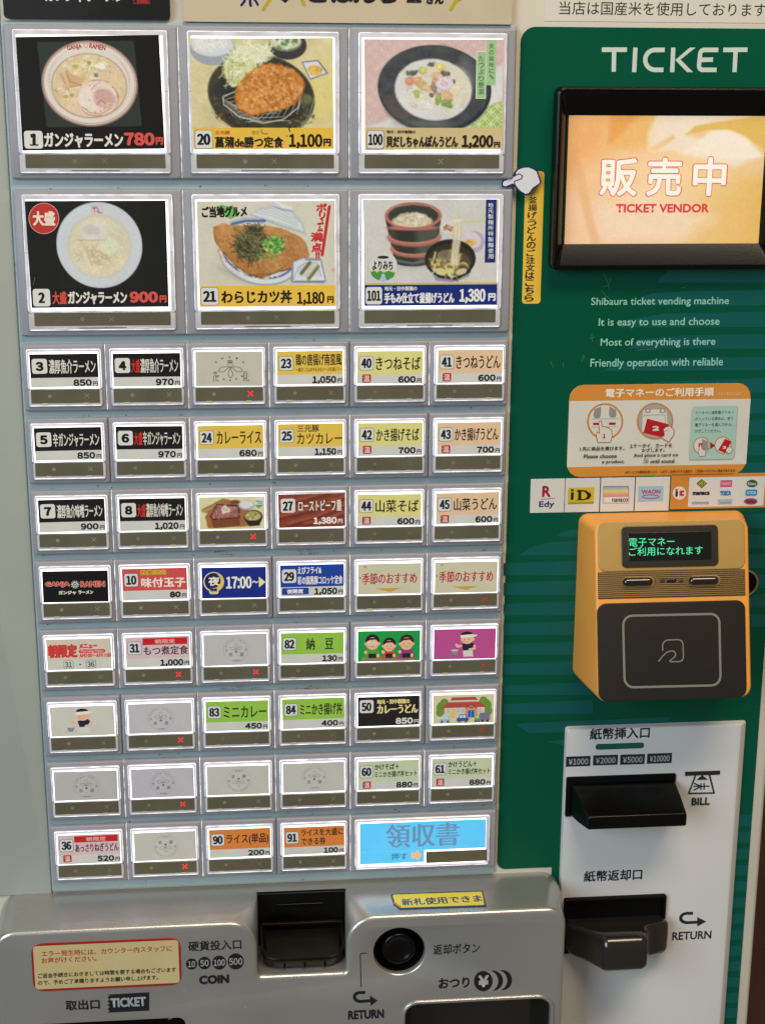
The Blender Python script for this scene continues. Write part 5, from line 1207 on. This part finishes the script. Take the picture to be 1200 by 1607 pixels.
p.poly([(826, 410), (940, 396), (1008, 486), (884, 532)], (120, 128, 150), 5).poly([(838, 414), (936, 404), (994, 482), (886, 520)], (206, 208, 206), 5).ell(920, 466, 52, 34, (214, 176, 76), wob=8, wcell=14); p.dots(920, 466, 44, 28, 24, 9, [(226, 190, 90), (196, 150, 60)], .8); p.stroke([(836, 412), (938, 400), (1000, 484)], 4, (60, 66, 110), .7)
p.ell(554, 640, 364, 280, (92, 88, 62), 12, soft=6).ell(556, 640, 356, 272, (58, 56, 44), 12, soft=10); p.grain(16, 36, p.em(556, 640, 350, 266, 12)); p.dots(380, 720, 170, 110, 120, 9, [(96, 84, 54), (40, 38, 30), (120, 108, 70)], .6); p.dots(800, 770, 110, 90, 70, 9, [(104, 112, 72), (46, 46, 34), (130, 136, 90)], .6); p.ell(310, 600, 64, 90, (44, 48, 52), 20, soft=40, a=.8); p.stroke([(196, 660), (250, 800), (330, 850)], 5, (140, 136, 110), .6); p.stroke([(915, 640), (880, 770), (820, 850)], 6, (150, 152, 130), .7)
p.ell(420, 460, 118, 130, (176, 186, 130), 10, soft=16, wob=18).ell(500, 360, 130, 60, (196, 200, 160), soft=16, wob=12); p.shreds(420, 470, 108, 116, 170, 60, 5, [(216, 220, 176), (190, 200, 126), (224, 226, 204), (160, 172, 90)], 1.4, .8); p.shreds(500, 350, 130, 50, 110, 60, 5, [(222, 224, 206), (200, 206, 160), (214, 218, 190)], 1.4, .8)
p.ell(560, 690, 270, 130, (40, 38, 30), 6, soft=8, a=.85)
for k in range(9): p.stroke([(300 + k * 18, 640 + k * 22), (420 + k * 40, 600 + k * 26)], 4, (176, 176, 170), .85)
for k in range(10): p.stroke([(300 + k * 10, 660 + k * 6), (360 + k * 22, 780 + k * 4)], 4, (160, 160, 154), .8)
for k in range(8): p.stroke([(470 + k * 46, 820 - k * 8), (560 + k * 38, 750 - k * 12)], 4, (170, 170, 164), .85)
p.stroke([(296, 650), (300, 700), (400, 780), (560, 826), (700, 800), (800, 720), (820, 640)], 7, (180, 182, 176), .95); p.stroke([(296, 650), (380, 610)], 6, (180, 182, 176), .9)
CT = [(560, 428), (620, 420), (690, 432), (760, 452), (820, 500), (850, 556), (836, 620), (790, 690), (700, 730), (640, 728), (560, 766), (470, 778), (400, 740), (372, 680), (376, 620), (400, 560), (460, 500)]
p.poly(CT, (140, 84, 34), 10, 12, 30).poly([(x * .97 + 18, y * .965 + 18) for x, y in CT], (196, 128, 58), 16, 14, 30); mk = p.pm(CT, 20)
p.grain(34, 60, mk).grain(26, 22, mk); p.dots(610, 600, 210, 150, 420, 13, [(216, 154, 80), (170, 102, 42), (226, 172, 100), (186, 116, 50), (206, 140, 64)], .6); p.dots(610, 600, 200, 140, 90, 8, [(130, 74, 28), (236, 190, 124)], .6)
p.stroke([(440, 560), (560, 620), (600, 690)], 8, (150, 90, 36), .5); p.stroke([(640, 480), (740, 560)], 8, (150, 90, 36), .4); p.ell(860, 660, 40, 34, (110, 130, 70), soft=20, wob=10, a=.7)
s.pic(p); s.R(102, 857, 1040, 1000, (214, 176, 68)); bnum(s, '20', 110, 872, 230, 998)
s.T('三元豚', 245, 876, 348, 903, (190, 80, 40), .12); s.T('カツ', 494, 876, 542, 902, (80, 70, 40), .04); s.T('菖蒲de勝つ定食', 245, 916, 706, 992, (34, 28, 20), .22, .26); s.T('1,100', 742, 898, 968, 998, (34, 28, 20), .38, .42); s.T('円', 974, 930, 1026, 982, (34, 28, 20), .28)
s.arc(585, 878, 28, 20, 60, 200, 5, (110, 96, 40), 8); s.L([(730, 852), (752, 850), (742, 866), (748, 880)], 7, (50, 44, 26)); s.L([(724, 908), (732, 918)], 4, (60, 50, 30)); done(root, bo, s)

# 100: champon
root, bo, s = bigcard(2, 0, 'large lit button 100 with white soup noodles on pink and green paper, price 1,200 yen', [(118, 231), (940, 229), (932, 876), (120, 882)], (3.75, 540, 0), (196, 178, 130), 'none')
s.z(5, 560, 50); p = Pic(60, 57, 1146, 750, 236, 152, (200, 170, 166), 61)
X, Y = p.X, p.Y
p.poly([(60, 750), (260, 680), (1146, 240), (1146, 760)], (206, 206, 206), 30); p.poly([(1010, 590), (1146, 520), (1146, 760), (880, 760), (900, 730)], (150, 180, 92), 8)
pat = np.minimum(np.abs(np.hypot((X % 96) - 48, (Y % 96) - 48) - 46), np.abs(np.hypot(((X + 48) % 96) - 48, ((Y + 48) % 96) - 48) - 46)); ln = np.clip((6 - pat) / 6, 0, 1)
p.mix(ln * .5 * (1 - p.pm([(60, 750), (260, 680), (1146, 240), (1146, 760)], 30)), (216, 196, 194)); p.mix(ln * .9 * p.pm([(1010, 590), (1146, 520), (1146, 760), (880, 760), (900, 730)], 8), (220, 222, 190)); p.grain(4, 20)
p.ell(610, 450, 446, 348, (120, 124, 130), 5, soft=6).ell(608, 444, 444, 342, (40, 44, 50), 5, soft=6).ell(600, 430, 436, 326, (66, 70, 74), 5, soft=14); p.grain(12, 60, p.em(600, 440, 440, 340, 5)); p.ell(330, 600, 120, 90, (92, 84, 74), 40, soft=60, a=.7).ell(560, 720, 200, 30, (110, 112, 104), soft=40, a=.7).ell(690, 130, 70, 26, (70, 90, 70), 10, soft=30, a=.6).ell(860, 300, 60, 110, (110, 114, 120), -20, soft=60, a=.6)
p.ell(597, 450, 306, 244, (150, 152, 160), 8, soft=8).ell(597, 450, 300, 238, (206, 206, 202), 8, soft=12, wob=6); p.ell(720, 420, 170, 160, (212, 206, 176), soft=60, wob=10, a=.8); p.save().grain(8, 40, p.em(597, 450, 290, 230, 8)); p.shreds(640, 470, 230, 170, 200, 70, 6, [(216, 212, 190), (196, 192, 164), (226, 224, 212)], 1.4, .45)
for cx, cy, rx, ry, col in ((420, 320, 40, 26, (60, 84, 60)), (450, 316, 30, 18, (50, 56, 66)), (515, 300, 40, 40, (170, 180, 90)), (580, 252, 34, 22, (60, 60, 62)), (650, 270, 46, 36, (206, 196, 90)), (690, 322, 44, 26, (76, 62, 60)), (410, 384, 42, 44, (196, 130, 90)), (470, 376, 50, 32, (206, 142, 104)), (600, 376, 36, 26, (206, 130, 84)), (500, 410, 40, 26, (170, 160, 80)), (470, 480, 30, 40, (150, 168, 66)), (545, 440, 60, 30, (200, 164, 116)), (600, 430, 26, 56, (120, 96, 86)), (585, 490, 22, 22, (80, 64, 66)), (640, 520, 30, 56, (120, 150, 60)), (700, 550, 60, 34, (110, 146, 60)), (720, 570, 40, 24, (90, 130, 50)), (705, 492, 54, 40, (214, 156, 110)), (750, 390, 24, 24, (60, 58, 70)), (510, 500, 26, 40, (214, 206, 186)), (440, 570, 40, 20, (190, 178, 160)), (400, 450, 16, 20, (186, 170, 180))):
    col = tuple(v * .78 + w2 * .22 for v, w2 in zip(col, (206, 196, 170))); p.ell(cx, cy, rx * .86, ry * .86, col, RN.uniform(-30, 30), soft=12, wob=12, wcell=22); p.ell(cx - 4, cy - 4, rx * .4, ry * .35, tuple(min(v * 1.12, 226) for v in col), RN.uniform(-30, 30), soft=10, wob=6, wcell=16)
p.poly([(548, 270), (590, 268), (584, 410), (550, 414)], (216, 200, 176), 6, 3); p.poly([(590, 310), (650, 306), (640, 350), (590, 352)], (206, 180, 140), 6, 4)
p.ell(688, 400, 68, 56, (196, 180, 196), soft=5, wob=5, wcell=20).ell(688, 398, 60, 48, (222, 204, 214), soft=8); p.stroke([(670, 400), (690, 385), (706, 400), (690, 416), (664, 410)], 7, (210, 150, 180), .8)
p.dots(590, 400, 190, 130, 150, 6, [(190, 190, 130), (220, 216, 196), (150, 156, 100), (206, 166, 130), (120, 110, 96)], .4); p.inside(p.em(597, 450, 298, 236, 8, soft=10)); p.grain(5, 14)
s.pic(p); GN = (152, 186, 136); s.R(1016, 60, 1090, 416, GN); s.R(934, 148, 1014, 522, (206, 212, 196), 6); s.R(940, 154, 1010, 516, GN, 4); s.vert('貝の旨味に、', 1054, 110, 1054, 350, 38, 40, (92, 128, 84), .06); s.vert('たっぷり野菜', 974, 206, 974, 466, 44, 42, (92, 128, 84), .06)
s.z(3.75, 540, 0); bnum(s, '100', 133, 765, 233, 874); s.T('地元・田中製麺の', 248, 764, 418, 783, (50, 44, 34), .08); s.T('貝だしちゃんぽんうどん', 246, 796, 668, 866, (34, 28, 20), .2, .28); s.T('1,200', 690, 792, 876, 874, (34, 28, 20), .38, .42); s.T('円', 880, 832, 915, 866, (34, 28, 20), .2); done(root, bo, s)

# 2: large ramen on black
root, bo, s = bigcard(0, 1, 'large lit button 2 with a white ramen bowl on black and red badge, price 900 yen', [(160, 145), (1074, 142), (1096, 832), (206, 840)], (4.138, 0, 280), (24, 24, 22))
p = Pic(366, 150, 924, 712, 150, 150, (30, 31, 28), 71)
p.ell(645, 431, 279, 280, (184, 190, 196), soft=4); p.mix(p.em(645, 431, 272, 272, soft=10) * .8, (196, 202, 208)); p.ell(645, 436, 204, 208, (196, 190, 164), soft=18, wob=3); p.ell(645, 440, 196, 198, (206, 196, 164), soft=14).save(); m = p.em(645, 440, 190, 190); p.grain(10, 70, m)
p.shreds(645, 450, 180, 170, 420, 44, 3.6, [(214, 206, 172), (190, 176, 136), (206, 194, 146), (222, 214, 188)], 1.8, .5); p.shreds(640, 590, 130, 40, 60, 40, 4, [(206, 198, 140), (220, 212, 170)], 1.6, .6); p.shreds(600, 500, 100, 60, 60, 50, 6, [(176, 146, 104), (196, 166, 120)], 1, .5); p.shreds(790, 540, 60, 70, 60, 36, 4, [(210, 200, 140), (222, 216, 172)], 1.6, .6)
p.ell(610, 336, 92, 64, (206, 202, 190), 10, soft=10, wob=12).ell(600, 330, 50, 36, (190, 180, 170), 10, soft=14, wob=10); p.stroke([(500, 396), (600, 400), (690, 396)], 5, (160, 140, 100), .6); p.grain(7, 18, p.em(610, 336, 92, 64)); p.ell(712, 440, 56, 50, (206, 214, 176), soft=16, wob=12); p.shreds(712, 440, 50, 44, 50, 24, 5, [(222, 226, 200), (190, 204, 158)], 1.4, .6); p.inside(p.em(645, 440, 192, 194, soft=14)); p.mix(p.em(645, 440, 196, 198, soft=20) * .22, (208, 210, 202)); p.grain(4, 10)
p.stroke([(604, 176), (672, 176), (672, 224), (604, 220), (604, 176)], 3, (190, 110, 110), .5); p.stroke([(612, 190), (634, 188)], 6, (190, 40, 50), .7); p.stroke([(624, 182), (622, 212)], 5, (190, 40, 50), .7); p.stroke([(640, 186), (652, 210)], 5, (190, 40, 50), .7); p.stroke([(640, 212), (666, 222)], 5, (190, 40, 50), .7)
m = p.em(645, 431, 281, 282, soft=3); bgc = np.array((26, 27, 24.)); p.c = p.c * m[..., None] + bgc * (1 - m[..., None])
s.pic(p); s.E(285, 258, 99, 101, (206, 180, 160)); s.E(285, 258, 96, 98, (176, 52, 44)); s.T('大盛', 212, 210, 358, 306, (220, 206, 190), .34)
s.L([(216, 690), (228, 640)], 2, (120, 124, 110)); bnum(s, '2', 214, 716, 326, 830, True); s.T('大盛', 340, 732, 434, 816, (196, 74, 60), .22); s.T('ガンジャラーメン', 440, 730, 826, 816, (212, 208, 200), .28, .32); s.T('900', 842, 732, 1026, 806, (200, 80, 72), .5, .62); s.T('円', 1036, 758, 1082, 806, (196, 76, 62), .26); done(root, bo, s)

# 21: sandal cutlet bowl
root, bo, s = bigcard(1, 1, 'large lit button 21 with a cutlet bowl, blue lid and shredded seaweed, price 1,180 yen', [(128, 152), (1052, 148), (1056, 858), (146, 862)], (4.286, 280, 280), (198, 194, 176))
p = Pic(130, 150, 1053, 719, 230, 142, (200, 196, 178), 81)
p.grain(6, 160).grain(3, 20)
p.poly([(482, 236), (540, 200), (640, 176), (780, 226), (840, 290), (856, 370), (780, 350), (600, 290)], (176, 188, 194), 6).poly([(490, 236), (560, 206), (640, 196), (760, 236), (820, 296), (838, 350), (760, 320), (620, 276)], (204, 208, 204), 8).poly([(632, 160), (660, 152), (778, 196), (772, 236), (700, 220), (634, 190)], (186, 198, 204), 5).poly([(640, 156), (664, 154), (770, 194), (764, 206), (700, 196)], (214, 216, 210), 4)
for k in range(4): p.stroke([(520 + k * 30, 226 - k * 10), (640 + k * 20, 250 - k * 12), (800 + k * 4, 320 - k * 12)], 3, (110, 140, 176), .5)
p.stroke([(640, 186), (700, 206), (770, 220)], 4, (70, 100, 160), .7); p.stroke([(484, 238), (600, 286), (780, 348), (856, 372)], 5, (150, 150, 140), .6)
p.ell(545, 480, 285, 216, (150, 154, 160), 18, soft=6, a=.0)
p.ell(540, 520, 276, 196, (150, 158, 170), 14, soft=6).ell(540, 514, 270, 188, (206, 210, 208), 14, soft=6).ell(540, 500, 252, 170, (60, 90, 160), 14, soft=8).ell(540, 496, 244, 160, (204, 206, 200), 14, soft=8); p.stroke([(350, 292), (450, 262), (560, 264), (640, 290)], 8, (150, 170, 196), .9); p.stroke([(360, 304), (450, 282), (580, 282)], 13, (50, 84, 156), .9)
p.ell(350, 640, 90, 20, (150, 146, 136), 30, soft=40, a=.5); p.dots(540, 630, 150, 50, 100, 10, [(222, 222, 214), (196, 196, 186)], .7)
CT = [(236, 320), (300, 296), (380, 314), (520, 312), (640, 320), (740, 350), (820, 390), (864, 450), (872, 520), (830, 570), (740, 606), (640, 630), (560, 662), (470, 640), (380, 580), (300, 490), (240, 400)]
p.poly([(x, y + 8) for x, y in CT], (110, 72, 32), 8, 6).poly(CT, (176, 122, 66), 10, 8, 30); mk = p.pm(CT, 16); p.grain(22, 90, mk).grain(14, 24, mk); p.dots(550, 470, 300, 160, 600, 8, [(190, 136, 76), (158, 104, 52), (204, 152, 92), (170, 116, 58)], .45)
p.stroke([(470, 650), (640, 636), (700, 600)], 9, (120, 84, 40), .5)
p.ell(490, 450, 108, 96, (70, 68, 40), soft=20, wob=16); p.ell(510, 350, 50, 40, (80, 76, 48), soft=16, wob=10); p.shreds(486, 444, 104, 96, 260, 60, 4, [(60, 60, 36), (110, 108, 70), (40, 42, 28), (140, 136, 96), (84, 84, 50)], .5, .8); p.shreds(520, 350, 50, 30, 40, 60, 4, [(90, 86, 56), (130, 126, 90), (50, 50, 34)], .5, .85)
p.ell(640, 440, 70, 56, (70, 130, 50), soft=14, wob=14); p.dots(640, 440, 72, 60, 170, 9, [(60, 140, 50), (110, 170, 70), (190, 200, 110), (40, 100, 40), (150, 190, 90)], .8); p.dots(590, 520, 70, 24, 50, 8, [(80, 140, 56), (130, 170, 80), (150, 110, 50)], .7)
p.poly([(762, 560), (830, 530), (958, 536), (992, 690), (975, 706), (760, 702), (750, 686)], (130, 140, 160), 5).poly([(772, 562), (834, 538), (950, 544), (982, 688), (766, 692)], (206, 210, 212), 5).poly([(800, 590), (846, 566), (938, 570), (956, 660), (800, 664)], (190, 198, 210), 5); p.stroke([(776, 690), (975, 690)], 4, (50, 70, 130), .7); p.stroke([(850, 545), (945, 548)], 5, (50, 64, 110), .7); p.stroke([(770, 680), (800, 600), (850, 566), (930, 566), (960, 660)], 3, (70, 90, 140), .6)
p.stroke([(880, 566), (824, 636)], 18, (100, 96, 44), .95); p.stroke([(936, 592), (870, 674)], 18, (130, 124, 56), .95); p.stroke([(900, 580), (850, 660)], 6, (190, 180, 120), .8); p.stroke([(930, 610), (880, 676)], 5, (60, 60, 26), .7); p.ell(1042, 616, 14, 16, (206, 150, 176), 30, soft=6)
s.pic(p); s.P([(250, 190), (290, 174), (330, 186), (366, 176), (372, 200), (400, 210), (396, 250), (350, 272), (320, 258), (300, 240), (262, 214)], (104, 172, 84)); s.T('ご当地グルメ', 156, 184, 462, 262, (28, 24, 22), .32, rot=1)
s.L([(1014, 188), (966, 514)], 22, (186, 50, 46)); 
for ch, x, y, w in (('ボ', 962, 196, 74), ('リ', 966, 248, 44), ('ュ', 962, 286, 30), ('ー', 946, 304, 24), ('ム', 952, 336, 40), ('満', 930, 392, 84), ('点', 928, 462, 70), ('!!', 936, 514, 30)): s.T(ch, x - w / 2, y - (8 if ch == 'ー' else 22 if ch in 'リュム' or ch == '!!' else 32), x + w / 2, y + (8 if ch == 'ー' else 22 if ch in 'リュム' or ch == '!!' else 32), (186, 48, 44), .3)
s.R(142, 718, 1055, 860, (218, 180, 66)); bnum(s, '21', 150, 731, 270, 852); s.T('わらじカツ丼', 287, 750, 764, 840, (34, 28, 20), .26, .34); s.T('1,180', 796, 760, 982, 852, (34, 28, 20), .3, .36); s.T('円', 1000, 790, 1044, 836, (34, 28, 20), .2); done(root, bo, s)

# 101: kettle udon
root, bo, s = bigcard(2, 1, 'large lit button 101 with noodles in a wooden tub and dipping bowl, price 1,380 yen', [(112, 236), (908, 234), (896, 856), (120, 862)], (3.75, 540, 250), (20, 36, 104), 'none')
p = Pic(114, 236, 904, 736, 216, 136, (196, 196, 190), 91)
p.grain(6, 120).grain(5, 14); p.ell(400, 600, 130, 30, (140, 142, 140), soft=60, a=.6)
RM_ = (176, 104, 92); DK = (48, 52, 46)
p.poly([(240, 350), (565, 350), (552, 470), (540, 540)] + [(405 + 118 * math.cos(t), 590 + 38 * math.sin(t)) for t in np.linspace(0, math.pi, 12)] + [(285, 540), (268, 470)], DK, 4); p.mix(p.pm([(420, 400), (565, 380), (540, 600), (430, 620)], 40) * .5, (104, 112, 92)); p.mix(p.pm([(255, 400), (300, 420), (320, 600), (300, 600)], 20) * .4, (80, 80, 64))
for y, a, b2, w in ((466, 262, 556, 40), (534, 280, 545, 32)):
    q_ = [((a + b2) / 2 - (b2 - a) / 2 * math.cos(t), y - 12 + 44 * math.sin(t)) for t in np.linspace(0, math.pi, 15)]; p.stroke(q_, w * .5, RM_, 1); p.stroke([(u, v - 9) for u, v in q_], 5, (206, 140, 124), .8)
p.stroke([(300, 590), (400, 610), (500, 590)], 12, (96, 104, 108), .9)
p.ell(403, 330, 167, 80, RM_, 0, soft=4).ell(403, 327, 148, 66, (70, 76, 64), 0, soft=4).ell(403, 332, 142, 58, (52, 58, 50), soft=8); p.stroke([(252, 310), (300, 275), (400, 262), (500, 274), (560, 315)], 3, (214, 150, 134), .8)
p.ell(398, 362, 118, 34, (200, 190, 160), soft=6).ell(400, 340, 86, 28, (208, 200, 176), soft=8); p.save(); p.shreds(398, 348, 104, 30, 170, 46, 4, [(222, 216, 198), (192, 182, 152), (214, 206, 182), (172, 160, 130)], 1.6, .6); p.inside(np.maximum(p.em(398, 358, 120, 36, soft=8), p.em(400, 336, 88, 30, soft=8))); p.mix((1 - p.em(403, 332, 146, 66)) * p.em(398, 400, 150, 16, soft=6), RM_)
p.ell(612, 400, 52, 34, (206, 206, 200), soft=10); p.dots(612, 402, 30, 18, 30, 7, [(176, 120, 80), (196, 150, 110), (150, 90, 60)], .8); p.stroke([(640, 352), (824, 340)], 6, (206, 196, 130), .9); p.stroke([(640, 368), (824, 362)], 4, (190, 184, 130), .8)
p.ell(760, 486, 66, 64, (170, 158, 184), 40, soft=5, wob=6).ell(745, 470, 60, 46, (204, 190, 206), 30, soft=6, wob=4).ell(742, 488, 34, 20, (206, 170, 90), soft=6); p.dots(742, 488, 30, 16, 30, 6, [(226, 190, 110), (190, 140, 70)], .8)
p.poly([(478, 590), (770, 590), (735, 690), (640, 722), (540, 712)], (130, 140, 160), 5).ell(624, 584, 150, 116, (34, 36, 34), soft=4).ell(622, 596, 134, 100, (56, 50, 36), soft=5).ell(620, 612, 122, 82, (86, 74, 48), soft=8); p.stroke([(500, 640), (560, 690), (660, 704), (740, 660)], 9, (30, 32, 32), 1)
p.shreds(600, 620, 98, 58, 80, 44, 8, [(190, 176, 116), (210, 198, 140), (150, 130, 80), (120, 104, 60), (206, 196, 160)], 1.2, .8); p.ell(600, 560, 50, 30, (120, 110, 90), soft=12, a=.8).ell(570, 660, 34, 20, (206, 196, 130), 20).ell(620, 655, 26, 16, (196, 206, 110)).ell(690, 660, 34, 18, (200, 184, 140), -20)
for dx in (-20, -10, 0, 10, 20): p.stroke([(662 + dx, 358), (664 + dx * 1.0, 440), (652 + dx * .9, 540), (650 + dx, 620)], 8, (218, 212, 184) if dx % 20 else (196, 190, 150), .9)
p.stroke([(640, 360), (690, 356)], 12, (220, 216, 196), .9)
s.pic(p); s.E(229, 630, 84, 90, (190, 194, 188)); s.E(229, 630, 80, 86, (200, 201, 194)); s.P([(152, 660), (176, 650), (192, 662), (212, 650), (232, 664), (262, 652), (300, 664), (290, 690), (262, 708), (228, 714), (190, 706), (164, 686)], (70, 140, 66)); s.L([(156, 662), (176, 652), (192, 664), (212, 652), (232, 664), (262, 654), (298, 664)], 5, (206, 170, 60)); s.P([(222, 672), (236, 672), (248, 712), (208, 712)], (150, 190, 206)); s.E(228, 575, 34, 9, (40, 40, 40)); s.T('よりみち', 166, 596, 286, 650, (36, 34, 34), .16)
s.R(830, 234, 892, 606, (28, 42, 100)); s.vert('地元製麺所特製麺使用', 861, 268, 861, 570, 32, 28, (196, 200, 206), .06)
s.R(118, 724, 900, 736, (196, 174, 104)); s.R(118, 736, 898, 858, (22, 40, 116)); bnum(s, '101', 126, 750, 222, 852, True); s.T('地元・田中製麺の', 236, 746, 428, 772, (200, 200, 196), .1); s.T('手もみ仕立て釜揚げうどん', 234, 782, 648, 846, (216, 216, 212), .22, .26); s.T('1,380', 676, 760, 830, 846, (216, 216, 212), .36, .42); s.T('円', 846, 786, 890, 832, (216, 216, 212), .3); done(root, bo, s)

# specks of grime caught in the channels and on the sheets
s = Sheet(-5.1, (0, 0)); GR = random.Random(9)
for k in range(70):
    r = GR.randint(0, 9); zc = -(r * PZ + 41.3) if r < 8 else (95.8 if r == 8 else 4.2)
    if r == 7: zc = -366
    x = GR.uniform(0, 292); q = GR.uniform(.12, .42); s.E(x, -zc + GR.uniform(-1.6, 1.6), q * GR.uniform(.8, 2.2), q, (46, 44, 34) if GR.random() < .6 else (104, 96, 44), 0, 7)
for r, x0, x1, n in ((2, 102, 130, 16), (2, 150, 196, 24), (4, 100, 140, 30), (4, 150, 192, 22)):
    for k in range(n): q = GR.uniform(.06, .3) ; s.E(GR.gauss((x0 + x1) / 2, (x1 - x0) / 5), r * PZ + 41.3 + GR.uniform(-1.9, 1.2), q * GR.uniform(1, 4), q, (74, 78, 40), GR.uniform(-20, 20), 7)
o = s.build('grime_specks', MAT['ink'], machine, MO); o['kind'] = 'stuff'
